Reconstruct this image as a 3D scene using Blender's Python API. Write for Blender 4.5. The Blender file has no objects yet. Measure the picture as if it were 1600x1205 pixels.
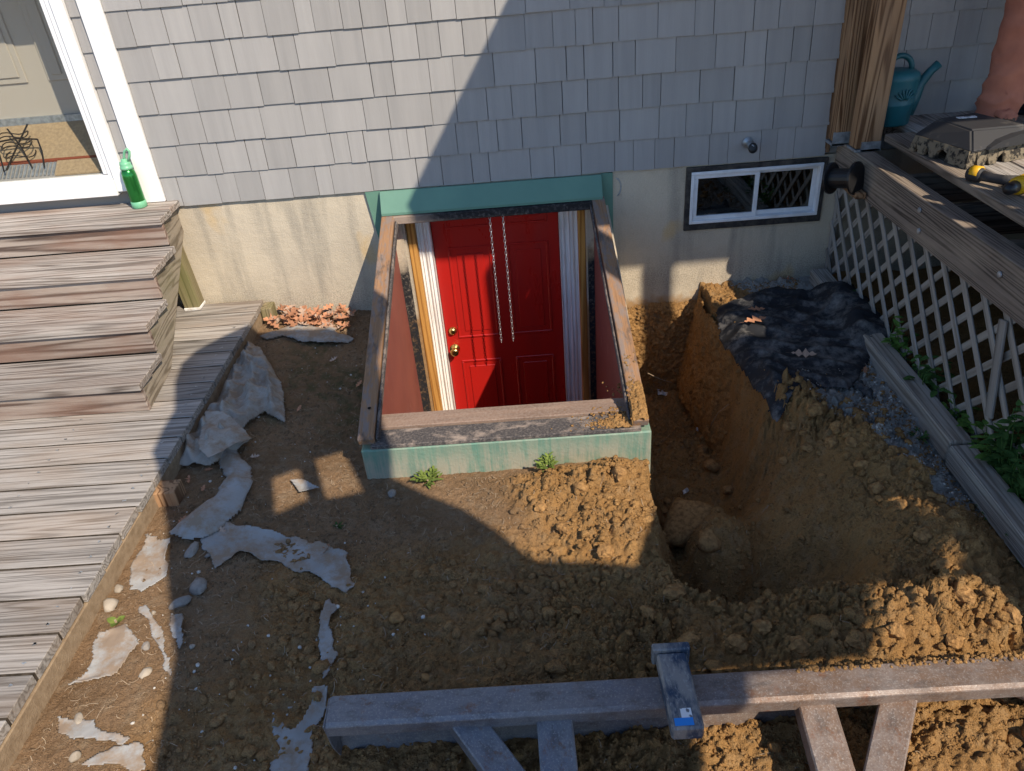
import bpy, bmesh, math, random
import numpy as np
from mathutils import Vector, Matrix, geometry
random.seed(7); rng = np.random.default_rng(7)
scene = bpy.context.scene
col = scene.collection

# ------------------------------------------------------------------ camera
CX, CY, CZ, YAW, PIT, ROL, FPX = 0.1029, -3.9364, 1.7911, -0.0337, 0.5686, -0.0888, 1175.36
cF = np.array([math.sin(YAW)*math.cos(PIT), math.cos(YAW)*math.cos(PIT), -math.sin(PIT)])
_R = np.array([math.cos(YAW), -math.sin(YAW), 0.0]); _U = np.cross(_R, cF)
cR = math.cos(ROL)*_R + math.sin(ROL)*_U
cU = -math.sin(ROL)*_R + math.cos(ROL)*_U
C0 = np.array([CX, CY, CZ])
cam = bpy.data.cameras.new('camera'); camo = bpy.data.objects.new('camera', cam); col.objects.link(camo)
camo.matrix_world = Matrix(((cR[0], cU[0], -cF[0], CX), (cR[1], cU[1], -cF[1], CY), (cR[2], cU[2], -cF[2], CZ), (0, 0, 0, 1)))
cam.sensor_width = 36; cam.lens = FPX/1600*36; cam.clip_start = 0.02; cam.clip_end = 500
scene.camera = camo

# ------------------------------------------------------------------ light
SUN_TO = Vector((0.84, -1.0, 1.28)).normalized()
world = bpy.data.worlds.new('World'); scene.world = world; world.use_nodes = True
wn = world.node_tree; bg = wn.nodes['Background']
sky = wn.nodes.new('ShaderNodeTexSky'); sky.sky_type = 'NISHITA'; sky.sun_disc = False
sky.sun_elevation = math.asin(SUN_TO.z); sky.sun_rotation = math.atan2(SUN_TO.x, SUN_TO.y)
wn.links.new(sky.outputs[0], bg.inputs[0]); bg.inputs[1].default_value = 0.15
sky.air_density = 1.0; sky.dust_density = 0.2; sky.ozone_density = 5.0
sl = bpy.data.lights.new('sun', 'SUN'); sl.energy = 4.3; sl.angle = math.radians(0.53); sl.color = (1.0, 0.875, 0.71)
so = bpy.data.objects.new('sun', sl); col.objects.link(so); so.location = (6, -8, 10)
so.rotation_euler = SUN_TO.to_track_quat('Z', 'Y').to_euler()
vs = scene.view_settings; vs.view_transform = 'Standard'; vs.look = 'None'; vs.gamma = 1; vs.exposure = 0.58
vs.use_curve_mapping = False

# ------------------------------------------------------------------ helpers
def on(px, ax, v):
    d = cF + cR*(px[0]-800)/FPX - cU*(px[1]-602.5)/FPX
    i = 'xyz'.index(ax); t = (v-C0[i])/d[i]
    return C0 + t*d
def tag(o, label=None, cat=None, group=None, kind=None):
    if label: o['label'] = label
    if cat: o['category'] = cat
    if group: o['group'] = group
    if kind: o['kind'] = kind
    return o
def thing(name, label, cat, loc=(0, 0, 0), group=None):
    o = bpy.data.objects.new(name, None); col.objects.link(o); o.location = loc; o.empty_display_size = 0.1
    return tag(o, label, cat, group)
def wmat(o):
    m = o.matrix_basis.copy()
    return wmat(o.parent) @ o.matrix_parent_inverse @ m if o.parent else m
def wloc(o):
    v = Vector(o.location)
    while o.parent: o = o.parent; v += Vector(o.location)
    return v
def obj(name, me, mat, parent=None, loc=(0, 0, 0), rot=None, smooth=False):
    """loc is in world space; parents carry no rotation"""
    o = bpy.data.objects.new(name, me); col.objects.link(o)
    if mat and not me.materials: me.materials.append(mat)
    L = Vector(loc)
    if parent: o.parent = parent; o.matrix_parent_inverse = wmat(parent).inverted()
    o.location = L
    if rot is not None: o.rotation_euler = rot
    if smooth: me.polygons.foreach_set('use_smooth', [True]*len(me.polygons))
    return o
def pydata(name, v, f):
    me = bpy.data.meshes.new(name); me.from_pydata([tuple(map(float, p)) for p in v], [], f); me.update(); return me
def bm_mesh(bm, name='mesh'):
    bmesh.ops.recalc_face_normals(bm, faces=bm.faces[:])
    me = bpy.data.meshes.new(name); bm.to_mesh(me); bm.free(); return me
def badd_box(bm, lo, hi, bev=0.0):
    r = bmesh.ops.create_cube(bm, size=1.0); vs_ = r['verts']
    for v in vs_:
        for i in range(3): v.co[i] = lo[i] if v.co[i] < 0 else hi[i]
    if bev > 0:
        es = list({e for v in vs_ for e in v.link_edges})
        bmesh.ops.bevel(bm, geom=es, offset=bev, segments=1, affect='EDGES')
def boxes(lst, bev=0.0, name='mesh'):
    bm = bmesh.new()
    for lo, hi in lst: badd_box(bm, lo, hi, bev)
    return bm_mesh(bm, name)
_bc = {}
def bar_mesh(L, w, t, bev=0.003):
    k = (round(L, 3), round(w, 3), round(t, 3), bev)
    if k not in _bc:
        _bc[k] = boxes([((-L/2, -w/2, -t/2), (L/2, w/2, t/2))], bev, 'bar')
    return _bc[k]
def board(name, p0, p1, w, t, mat, parent=None, up=(0, 0, 1), bev=0.003, own=False):
    """a plank from p0 to p1; width across, thickness along up"""
    p0 = Vector(p0); p1 = Vector(p1); x = (p1-p0); L = x.length; x.normalize()
    z = Vector(up); z = (z - x*z.dot(x)).normalized(); y = z.cross(x)
    me = bar_mesh(L, w, t, bev)
    if not me.materials or me.materials[0] != mat:
        if me.materials: me = me.copy(); me.materials.clear()
        me.materials.append(mat)
    o = obj(name, me, mat, parent, (p0+p1)/2)
    o.rotation_euler = Matrix((x, y, z)).transposed().to_euler()
    return o
def prism(poly, axis, a, b, bev=0.0):
    """extrude a 2-D polygon along axis from a to b. x:(y,z) y:(x,z) z:(x,y)"""
    bm = bmesh.new()
    def P(q, t):
        return {'x': (t, q[0], q[1]), 'y': (q[0], t, q[1]), 'z': (q[0], q[1], t)}[axis]
    A = [bm.verts.new(P(q, a)) for q in poly]; B = [bm.verts.new(P(q, b)) for q in poly]
    bm.faces.new(A); bm.faces.new(B[::-1]); n = len(poly)
    for i in range(n): bm.faces.new((A[i], B[i], B[(i+1) % n], A[(i+1) % n]))
    if bev: bmesh.ops.bevel(bm, geom=bm.edges[:], offset=bev, segments=1, affect='EDGES')
    return bm_mesh(bm)
def badd_tube(bm, pts, r, seg=8, cap=True):
    pts = [Vector(p) for p in pts]; n = len(pts); rr = r if hasattr(r, '__len__') else [r]*n
    rings = []; prev = None
    for i, p in enumerate(pts):
        d = (pts[min(i+1, n-1)] - pts[max(i-1, 0)]).normalized()
        a = prev if prev is not None else (Vector((0, 0, 1)) if abs(d.z) < .9 else Vector((1, 0, 0)))
        a = (a - d*a.dot(d)).normalized(); b = d.cross(a); prev = a
        rings.append([bm.verts.new(p + (a*math.cos(2*math.pi*k/seg) + b*math.sin(2*math.pi*k/seg))*rr[i]) for k in range(seg)])
    for i in range(n-1):
        for k in range(seg):
            bm.faces.new((rings[i][k], rings[i][(k+1) % seg], rings[i+1][(k+1) % seg], rings[i+1][k]))
    if cap: bm.faces.new(rings[0][::-1]); bm.faces.new(rings[-1])
def tube(pts, r, seg=8, cap=True):
    bm = bmesh.new(); badd_tube(bm, pts, r, seg, cap); return bm_mesh(bm)
def lathe(prof, seg=24, sx=1.0, sy=1.0):
    bm = bmesh.new(); rings = []
    for r, z in prof: rings.append([bm.verts.new((r*sx*math.cos(2*math.pi*k/seg), r*sy*math.sin(2*math.pi*k/seg), z)) for k in range(seg)])
    for i in range(len(rings)-1):
        for k in range(seg): bm.faces.new((rings[i][k], rings[i][(k+1) % seg], rings[i+1][(k+1) % seg], rings[i+1][k]))
    bm.faces.new(rings[0][::-1]); bm.faces.new(rings[-1])
    return bm_mesh(bm)

# numpy noise
def _hash(ix, iy, s):
    h = (ix.astype(np.int64)*374761393 + iy.astype(np.int64)*668265263 + s*982451653) & 0xffffffff
    h = ((h ^ (h >> 13))*1274126177) & 0xffffffff
    return ((h ^ (h >> 16)) & 0xffff)/65535.0
def vn(x, y, s=0):
    ix = np.floor(x); iy = np.floor(y); fx = x-ix; fy = y-iy
    fx = fx*fx*fx*(fx*(fx*6-15)+10); fy = fy*fy*fy*(fy*(fy*6-15)+10)
    a = _hash(ix, iy, s); b = _hash(ix+1, iy, s); c = _hash(ix, iy+1, s); d = _hash(ix+1, iy+1, s)
    return (a*(1-fx)+b*fx)*(1-fy) + (c*(1-fx)+d*fx)*fy
def fbm(x, y, f, o=4, s=0, g=0.5):
    t = 0; a = 1; n = 0
    for i in range(o):
        t = t + a*(vn(x*f+17.3*i, y*f-9.1*i, s+i)*2-1); n += a; a *= g; f *= 2.03
    return t/n
def sst(a, b, x):
    t = np.clip((x-a)/(b-a), 0, 1); return t*t*(3-2*t)
def sdist(poly, x, y):
    """signed distance to polygon, positive inside"""
    d = np.full(np.shape(x), 1e9); ins = np.zeros(np.shape(x), bool); n = len(poly)
    for i in range(n):
        ax, ay = poly[i]; bx, by = poly[(i+1) % n]
        ex, ey = bx-ax, by-ay; t = np.clip(((x-ax)*ex+(y-ay)*ey)/(ex*ex+ey*ey), 0, 1)
        d = np.minimum(d, np.hypot(x-ax-ex*t, y-ay-ey*t))
        c = (ay > y) != (by > y)
        with np.errstate(divide='ignore', invalid='ignore'):
            ins ^= c & (x < (bx-ax)*(y-ay)/(by-ay if by != ay else 1e-12)+ax)
    return np.where(ins, d, -d)
def gs(x, y, cx, cy, sx, sy): return np.exp(-((x-cx)/sx)**2-((y-cy)/sy)**2)

# ------------------------------------------------------------------ materials
def srgb(r, g, b):
    f = lambda c: (c/255/12.92) if c/255 <= 0.04045 else ((c/255+0.055)/1.055)**2.4
    return (f(r), f(g), f(b), 1)
class MB:
    def __init__(s, name, rough=0.8, spec=0.3):
        s.m = bpy.data.materials.new(name); s.m.use_nodes = True; s.nt = s.m.node_tree
        s.b = s.nt.nodes['Principled BSDF']; s.b.inputs['Roughness'].default_value = rough
        s.b.inputs['Specular IOR Level'].default_value = spec
        s._co = None
    def n(s, t, ins=None, out=0, **pr):
        nd = s.nt.nodes.new(t)
        for k, v in pr.items(): setattr(nd, k, v)
        for k, v in (ins or {}).items(): s.put(nd.inputs[k], v)
        return nd.outputs[out]
    def put(s, sock, v):
        if isinstance(v, bpy.types.NodeSocket): s.nt.links.new(v, sock)
        else: sock.default_value = v
    def co(s, scale=(1, 1, 1), rand=True):
        tc = s.nt.nodes.new('ShaderNodeTexCoord').outputs['Object']
        if rand:
            r = s.nt.nodes.new('ShaderNodeObjectInfo').outputs['Random']
            off = s.n('ShaderNodeVectorMath', {0: (37.0, 13.7, 23.1), 3: r}, operation='SCALE')
            tc = s.n('ShaderNodeVectorMath', {0: tc, 1: off}, operation='ADD')
        return s.n('ShaderNodeVectorMath', {0: tc, 1: scale}, operation='MULTIPLY')
    def noise(s, sc, co, detail=3, rough=0.5, dist=0.0):
        return s.n('ShaderNodeTexNoise', {'Vector': co, 'Scale': sc, 'Detail': detail, 'Roughness': rough, 'Distortion': dist})
    def ramp(s, fac, stops):
        nd = s.nt.nodes.new('ShaderNodeValToRGB'); cr = nd.color_ramp
        while len(cr.elements) < len(stops): cr.elements.new(0.5)
        for e, (p, c) in zip(cr.elements, stops):
            e.position = p; e.color = c if hasattr(c, '__len__') else (c, c, c, 1)
        s.put(nd.inputs[0], fac); return nd.outputs[0]
    def mix(s, fac, a, b, blend='MIX'):
        nd = s.nt.nodes.new('ShaderNodeMix'); nd.data_type = 'RGBA'; nd.blend_type = blend
        s.put(nd.inputs[0], fac); s.put(nd.inputs[6], a); s.put(nd.inputs[7], b); return nd.outputs[2]
    def math(s, op, a, b=0.0):
        nd = s.nt.nodes.new('ShaderNodeMath'); nd.operation = op; s.put(nd.inputs[0], a); s.put(nd.inputs[1], b); return nd.outputs[0]
    def rnd(s, lo, hi):
        r = s.nt.nodes.new('ShaderNodeObjectInfo').outputs['Random']
        return s.n('ShaderNodeMapRange', {0: r, 3: lo, 4: hi})
    def val(s, colr, v):
        return s.n('ShaderNodeHueSaturation', {'Color': colr, 'Value': v})
    def color(s, c): s.put(s.b.inputs['Base Color'], c)
    def rough(s, r): s.put(s.b.inputs['Roughness'], r)
    def bump(s, h, st=0.3, d=0.01):
        s.put(s.b.inputs['Normal'], s.n('ShaderNodeBump', {'Height': h, 'Strength': st, 'Distance': d}))
    def z(s): return s.n('ShaderNodeSeparateXYZ', {0: s.nt.nodes.new('ShaderNodeTexCoord').outputs['Object']}, out=2)
    def attr(s, name):
        nd = s.nt.nodes.new('ShaderNodeAttribute'); nd.attribute_name = name; return nd.outputs['Fac']

def wood(name, dark, light, stain=None, stain_amt=0.3, rings=9.0, contrast=0.5, rough=0.85, var=(0.85, 1.12), bump=0.35, axis='x'):
    b = MB(name, rough, 0.25)
    pm = lambda p, q, r_: (p, q, r_) if axis == 'x' else (q, p, r_)
    n1 = b.noise(1.0, b.co(pm(0.22, 6.5, 6.5)), 3, 0.42)
    sn_ = b.math('MULTIPLY_ADD', b.math('SINE', b.math('MULTIPLY', n1, rings*6.283)), 0.5); b.put(sn_.node.inputs[2], 0.5)
    ring = b.math('SUBTRACT', 1.0, b.math('POWER', sn_, 2.0))
    fib = b.noise(1.0, b.co(pm(7, 260, 260)), 3, 0.65)
    mid = b.noise(1.0, b.co(pm(4.0, 110, 110)), 4, 0.65)
    brd = b.noise(1.0, b.co(pm(1.2, 14, 14)), 3, 0.5)
    f = b.math('MULTIPLY', ring, contrast)
    f2 = b.math('MULTIPLY_ADD', mid, 0.8); b.put(f2.node.inputs[2], f)
    f3 = b.math('MULTIPLY_ADD', fib, 0.5); b.put(f3.node.inputs[2], f2)
    f4 = b.math('MULTIPLY_ADD', brd, 0.22); b.put(f4.node.inputs[2], f3)
    lo, hi = 0.62+contrast*.25, 1.12+contrast
    c = b.ramp(b.math('DIVIDE', f4, 2.2), [(lo/2.2, dark), ((lo*.45+hi*.55)/2.2, tuple((np.array(dark)*0.3+np.array(light)*0.7))), (hi/2.2, light)])
    crk = b.noise(1.0, b.co(pm(2.2, 150, 150)), 2, 0.5)
    c = b.mix(b.math('MULTIPLY', b.ramp(crk, [(.68, 0.), (.74, 1.)]), .5), c, tuple(np.array(dark)*np.array([.45, .45, .45, 1])))
    if stain:
        sn = b.noise(1.0, b.co(pm(1.6, 5, 5)), 4, 0.6)
        c = b.mix(b.math('MULTIPLY', b.ramp(sn, [(0.45, 0.0), (0.68, 1.0)]), stain_amt), c, stain)
    c = b.val(c, b.rnd(*var)); b.color(c)
    h = b.math('ADD', b.math('MULTIPLY', ring, 0.4), fib)
    b.bump(h, bump, 0.004)
    return b.m
def plain(name, c, rough=0.5, spec=0.4, nsc=None, c2=None, bump=0.0, metal=0.0, lo=.4, hi=.65, detail=4):
    b = MB(name, rough, spec); b.b.inputs['Metallic'].default_value = metal
    if nsc:
        n = b.noise(nsc, b.co(), detail, 0.6)
        b.color(b.mix(b.ramp(n, [(lo, 0.0), (hi, 1.0)]), c, c2 or tuple(np.array(c)*0.7)))
        if bump: b.bump(b.noise(nsc*6, b.co(), 3, .6), bump, 0.004)
    else: b.color(c)
    return b.m

M = {}
M['deck'] = wood('weathered_deck_wood', (0.135, 0.12, 0.105, 1), (0.44, 0.405, 0.365, 1), (0.29, 0.20, 0.13, 1), 0.35, 26, 0.30, var=(.70, 1.16))
M['step'] = wood('weathered_step_wood', (0.12, 0.10, 0.085, 1), (0.45, 0.405, 0.36, 1), (0.25, 0.165, 0.12, 1), 0.5, 22, 0.42, var=(.74, 1.16))
M['riser'] = wood('brown_stained_riser_wood', (.085, .06, .048, 1), (.40, .335, .28, 1), (.20, .11, .075, 1), .75, 14, .6, var=(.8, 1.1))
M['deckedge'] = wood('mossy_board_wood', (0.13, 0.10, 0.055, 1), (0.34, 0.27, 0.16, 1), (0.16, 0.17, 0.05, 1), 0.6, 16, 0.5)
M['stringer'] = wood('brown_stringer_wood', (.15, .12, .085, 1), (.36, .305, .235, 1), (.20, .20, .09, 1), .35, 14, .5, axis='y')
M['fascia'] = plain('dirt_caked_fascia', (0.30, 0.22, 0.14, 1), 0.95, 0.1, 30, (0.22, 0.155, 0.095, 1), 0.6)
M['post'] = wood('treated_post_wood', (0.12, 0.055, 0.022, 1), (0.44, 0.26, 0.135, 1), (0.20, 0.13, 0.085, 1), 0.5, 22, 0.7)
M['beam'] = wood('old_beam_wood', (0.06, 0.047, 0.036, 1), (0.27, 0.215, 0.17, 1), (0.42, 0.34, 0.25, 1), 0.5, 26, 0.4)
M['lattice'] = wood('grey_lattice_wood', (0.18, 0.16, 0.138, 1), (0.41, 0.38, 0.34, 1), (0.26, 0.22, 0.17, 1), 0.5, 10, 0.3)
M['timber'] = wood('grey_timber_wood', (0.17, 0.145, 0.12, 1), (0.43, 0.39, 0.335, 1), (0.33, 0.24, 0.15, 1), 0.4, 24, 0.4)
M['jamb'] = wood('orange_pine', (0.30, 0.13, 0.028, 1), (0.62, 0.33, 0.09, 1), None, 0, 12, 0.5)

def shingle_mat():
    b = MB('taupe_shingle_paint', 0.7, 0.25)
    fib = b.noise(1.0, b.co((160, 160, 6)), 3, 0.6); big = b.noise(1.0, b.co((3, 3, 1.5)), 3, 0.5)
    c = b.mix(b.ramp(big, [(0.35, 0.0), (0.7, 1.0)]), (0.335, 0.322, 0.306, 1), (0.295, 0.285, 0.273, 1))
    c = b.mix(b.math('MULTIPLY', b.ramp(fib, [(0.4, 0.0), (0.75, 1.0)]), 0.16), c, (0.17, 0.155, 0.145, 1))
    c = b.val(c, b.rnd(0.9, 1.08)); b.color(c); b.bump(fib, 0.22, 0.004); return b.m
M['shingle'] = shingle_mat()
def white_mat():
    b = MB('white_trim_paint', 0.45, 0.4)
    n = b.noise(3.0, b.co((6, 6, 1)), 4, .6)
    b.color(b.mix(b.ramp(n, [(.5, 0.), (.8, 1.)]), (.80, .79, .77, 1), (.68, .66, .62, 1))); return b.m
M['white'] = white_mat()
def fluted():
    b = MB('dusty_white_casing', 0.5, 0.35)
    n = b.noise(1.0, b.co((60, 60, 2.5)), 4, .65)
    b.color(b.mix(b.ramp(n, [(.5, 0.), (.72, 1.)]), (.78, .76, .73, 1), (.50, .45, .41, 1))); return b.m
M['casing'] = fluted()
def concrete(name, tar=False):
    b = MB(name, 0.92, 0.15)
    co = b.co((1, 1, 1), False)
    n = b.noise(3.2, co, 5, .6); f = b.noise(140, co, 3, .7); g = b.noise(22, co, 4, .6)
    vst = b.noise(1.0, b.co((9, 9, 1.2), False), 3, .55)
    c = b.mix(b.ramp(n, [(.38, 0.), (.65, 1.)]), (.50, .43, .325, 1), (.41, .355, .275, 1))
    c = b.mix(b.math('MULTIPLY', b.ramp(vst, [(.5, 0.), (.68, 1.)]), .6), c, (.19, .175, .15, 1))
    c = b.mix(b.math('MULTIPLY', b.ramp(b.noise(2.2, b.co((1.6, 1.6, 1.2), False), 3, .5), [(.64, 0.), (.72, 1.)]), .5), c, (.5, .30, .07, 1))
    c = b.mix(b.math('MULTIPLY', b.ramp(f, [(.35, 0.), (.7, 1.)]), .38), c, (.66, .57, .43, 1))
    z = b.z()
    # dark speckled band just above old grade, soil stain below it
    zz = b.math('ADD', z, b.math('MULTIPLY', b.math('SUBTRACT', g, .5), .13))
    band = b.ramp(b.n('ShaderNodeMapRange', {0: zz, 1: -.19, 2: .17}), [(0., .0), (.25, .75), (.45, .65), (.8, 0.)])
    c = b.mix(b.math('MULTIPLY', band, b.ramp(b.noise(130, co, 4, .75), [(.46, 0.), (.6, .6)])), c, (.085, .075, .062, 1))
    dirt = b.ramp(b.n('ShaderNodeMapRange', {0: zz, 1: -.23, 2: -.17}), [(0., 1.), (1., 0.)])
    c = b.mix(dirt, c, b.mix(b.ramp(g, [(.35, 0.), (.65, 1.)]), (.37, .235, .115, 1), (.27, .16, .078, 1)))
    if tar:
        tz = b.math('ADD', z, b.math('MULTIPLY', b.math('SUBTRACT', b.noise(9, co, 4, .7), .5), .35))
        t = b.ramp(b.n('ShaderNodeMapRange', {0: tz, 1: .05, 2: .2}), [(0., 1.), (1., 0.)])
        t = b.math('MULTIPLY', t, b.ramp(b.noise(45, co, 4, .75), [(.3, .55), (.5, 1.)]))
        c = b.mix(t, c, (.022, .023, .026, 1))
    b.color(c); b.bump(b.math('ADD', f, b.math('MULTIPLY', g, 1.5)), .45, .006); return b.m
M['concrete'] = concrete('parged_concrete'); M['tarconc'] = concrete('tarred_concrete', True)
def green(name, wear):
    b = MB(name, .55, .35); co = b.co((1, 1, 1), False)
    n = b.noise(4, co, 4, .6); st = b.noise(1.0, b.co((40, 40, 3), False), 4, .7)
    c = b.mix(b.ramp(n, [(.35, 0.), (.7, 1.)]), (.125, .245, .18, 1), (.10, .205, .155, 1))
    if wear:
        z = b.z()
        low = b.ramp(b.n('ShaderNodeMapRange', {0: z, 1: -.25, 2: -.04}), [(0., 1.), (.55, .7), (1., .2)])
        w = b.math('MULTIPLY', b.ramp(b.math('ADD', b.math('MULTIPLY', st, .6), b.math('MULTIPLY', b.noise(7, co, 4, .65), .4)), [(.38, 0.), (.54, 1.)]), low)
        c = b.mix(w, c, (.36, .32, .24, 1))
        top = b.ramp(b.n('ShaderNodeMapRange', {0: b.math('ADD', z, b.math('MULTIPLY', b.noise(50, co, 3, .6), .012)), 1: -.05, 2: -.04}), [(0., 0.), (1., .8)])
        c = b.mix(top, c, (.62, .60, .52, 1))
        b.bump(b.noise(70, co, 3, .6), .4, .005)
    b.color(c); return b.m
M['green'] = green('green_flashing_paint', False); M['greenwear'] = green('worn_green_concrete_paint', True)
def rail():
    b = MB('peeling_rail_wood', .8, .25)
    fib = b.noise(1.0, b.co((6, 160, 160)), 4, .6); bl = b.noise(1.0, b.co((9, 30, 30)), 5, .65)
    c = b.mix(b.ramp(fib, [(.3, 0.), (.7, 1.)]), (.22, .12, .062, 1), (.32, .18, .095, 1))
    c = b.mix(b.ramp(bl, [(.46, 0.), (.58, .85)]), c, (.20, .16, .14, 1))
    c = b.mix(b.ramp(b.noise(1.0, b.co((5, 14, 14)), 5, .7), [(.55, 0.), (.66, .85)]), c, (.075, .062, .055, 1))
    b.color(c); b.bump(b.math('ADD', fib, bl), .4, .004); return b.m
M['rail'] = rail()
def sillwood():
    b = MB('charred_sill_wood', .9, .2); co = b.co((3, 30, 30), False)
    n = b.noise(1.0, co, 4, .65); m_ = b.noise(6, b.co((1, 1.5, 1), False), 5, .7); f = b.noise(90, b.co((1, 1, 1), False), 3, .7)
    c = b.mix(b.ramp(n, [(.35, 0.), (.68, 1.)]), (.25, .165, .12, 1), (.16, .105, .078, 1))
    b.color(b.mix(b.math('MULTIPLY', b.ramp(f, [(.35, 0.), (.7, 1.)]), .3), c, (.42, .36, .3, 1))); b.bump(n, .4, .005); return b.m
M['sill'] = sillwood()
def tarstrip():
    b = MB('tar_smeared_sill', .85, .25); co = b.co((1, 1, 1), False)
    m_ = b.noise(7, b.co((1, 2, 1), False), 5, .7); f = b.noise(100, co, 3, .75)
    c = b.mix(b.ramp(m_, [(.34, 0.), (.5, 1.)]), (.33, .26, .21, 1), (.055, .05, .05, 1))
    c = b.mix(b.math('MULTIPLY', b.ramp(f, [(.45, 0.), (.7, 1.)]), .38), c, (.34, .29, .25, 1))
    b.color(c); b.bump(f, .5, .005); return b.m
M['tar'] = tarstrip()
def headmat():
    b = MB('tarred_header_wood', .9, .2); co = b.co((1, 1, 1), False); f = b.noise(60, co, 4, .7)
    sx = b.n('ShaderNodeSeparateXYZ', {0: b.nt.nodes.new('ShaderNodeTexCoord').outputs['Object']}, out=0)
    e = b.ramp(b.n('ShaderNodeMapRange', {0: b.math('ADD', sx, b.math('MULTIPLY', b.noise(8, co, 4, .7), .3)), 1: -.32, 2: -.1}), [(0., 0.), (1., 1.)])
    c = b.mix(e, (.30, .23, .18, 1), b.mix(b.ramp(f, [(.5, 0.), (.7, 1.)]), (.022, .021, .021, 1), (.10, .09, .085, 1)))
    b.color(c); b.bump(f, .6, .005); return b.m
M['header'] = headmat()
def cheek():
    b = MB('red_brown_plywood', .6, .35); n = b.noise(1.0, b.co((50, 9, 3.5), False), 5, .65); g = b.noise(5, b.co((1, 1, 1), False), 3, .5)
    c = b.mix(b.ramp(g, [(.35, 0.), (.7, 1.)]), (.245, .075, .055, 1), (.205, .062, .047, 1))
    b.color(b.mix(b.ramp(n, [(.66, 0.), (.74, .5)]), c, (.5, .33, .28, 1))); return b.m
M['cheek'] = cheek()
def reddoor():
    b = MB('red_door_paint', .3, .5); n = b.noise(1.0, b.co((10, 10, 3)), 4, .6)
    b.color(b.mix(b.ramp(n, [(.4, 0.), (.75, 1.)]), (.42, .014, .010, 1), (.36, .012, .009, 1)))
    b.rough(b.ramp(n, [(.3, .24), (.7, .42)])); return b.m
M['reddoor'] = reddoor()
M['brass'] = plain('worn_brass', (.62, .46, .17, 1), .28, .5, 25, (.38, .26, .10, 1), metal=1.0)
M['steel'] = plain('galvanised_steel', (.62, .64, .66, 1), .38, .5, 30, (.42, .44, .46, 1), metal=.9)
M['galv'] = plain('galvanised_bracket', (.45, .48, .5, 1), .45, .5, 40, (.28, .3, .31, 1), metal=.6)
M['black'] = plain('black_plastic', (.012, .012, .013, 1), .38, .4)
M['blackrough'] = plain('dusty_black_plastic', (.028, .028, .03, 1), .6, .3, 14, (.11, .10, .085, 1), lo=.55, hi=.8)
M['mud'] = plain('dried_mud', (.20, .165, .115, 1), .95, .1, 45, (.035, .032, .028, 1), .8, lo=.48, hi=.6)
M['teal'] = plain('teal_plastic', (.012, .105, .125, 1), .42, .4, 6, (.016, .085, .10, 1))
M['yellow'] = plain('yellow_plastic', (.62, .34, .01, 1), .4, .4)
M['greenmetal'] = plain('green_bottle_metal', (.03, .22, .05, 1), .22, .5, metal=.75)
M['mint'] = plain('mint_plastic', (.16, .42, .24, 1), .42, .4)
M['alu'] = plain('white_vinyl', (.74, .75, .76, 1), .4, .4, 12, (.62, .63, .64, 1))
M['darkframe'] = plain('dark_window_surround', (.028, .026, .025, 1), .7, .2, 20, (.08, .07, .06, 1))
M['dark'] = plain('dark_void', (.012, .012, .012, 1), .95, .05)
M['beige'] = plain('beige_door_paint', (.47, .42, .36, 1), .5, .3)
M['mat'] = plain('sisal_mat', (.42, .31, .19, 1), .95, .1, 60, (.30, .22, .14, 1), .7, lo=.35, hi=.7)
M['redtrim'] = plain('dark_red_mat_edge', (.22, .06, .035, 1), .9, .1)
M['stone'] = plain('field_stone', (.28, .25, .215, 1), .9, .2, 30, (.19, .165, .14, 1), .5)
M['palestone'] = plain('pale_stone', (.38, .325, .255, 1), .9, .2, 14, (.28, .235, .18, 1), .5)
M['mudstone'] = plain('soil_covered_rock', (.40, .225, .088, 1), .95, .1, 55, (.20, .11, .045, 1), 1.0)
def steel_rust():
    b = MB('worn_rusty_steel', .55, .4); co = b.co((1, 1, 1), False)
    n = b.noise(5, co, 5, .65); f = b.noise(95, co, 6, .8)
    sx = b.n('ShaderNodeSeparateXYZ', {0: b.nt.nodes.new('ShaderNodeNewGeometry').outputs['Position']}, out=0)
    rb = b.ramp(b.n('ShaderNodeMapRange', {0: b.math('ADD', sx, b.math('MULTIPLY', b.math('SUBTRACT', n, .5), .9)), 1: .15, 2: .65}), [(0., 0.), (1., 1.)])
    blue = b.mix(b.ramp(n, [(.38, 0.), (.6, 1.)]), (.15, .16, .19, 1), (.22, .215, .22, 1))
    rust = b.mix(b.ramp(b.noise(9, co, 5, .7), [(.36, 0.), (.62, 1.)]), (.235, .19, .165, 1), (.19, .12, .08, 1))
    c = b.mix(rb, blue, rust)
    c = b.mix(b.math('MULTIPLY', b.ramp(f, [(.45, 0.), (.75, 1.)]), .42), c, (.40, .36, .32, 1))
    dk_ = b.noise(24, b.co((.5, 1, 1), False), 6, .75); c = b.mix(b.ramp(dk_, [(.50, 0.), (.64, .6)]), c, (.10, .085, .078, 1))
    sp_ = b.noise(190, co, 4, .8); c = b.mix(b.math('MULTIPLY', b.ramp(sp_, [(.56, 0.), (.66, 1.)]), .55), c, (.46, .43, .40, 1))
    rs_ = b.noise(13, co, 6, .75); c = b.mix(b.ramp(rs_, [(.58, 0.), (.68, .75)]), c, (.20, .085, .04, 1))
    b.b.inputs['Metallic'].default_value = .45
    b.color(c); b.rough(b.ramp(n, [(.3, .42), (.7, .75)])); b.bump(b.math('ADD', f, b.math('MULTIPLY', n, 3.)), .35, .004); return b.m
M['rust'] = steel_rust()
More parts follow.
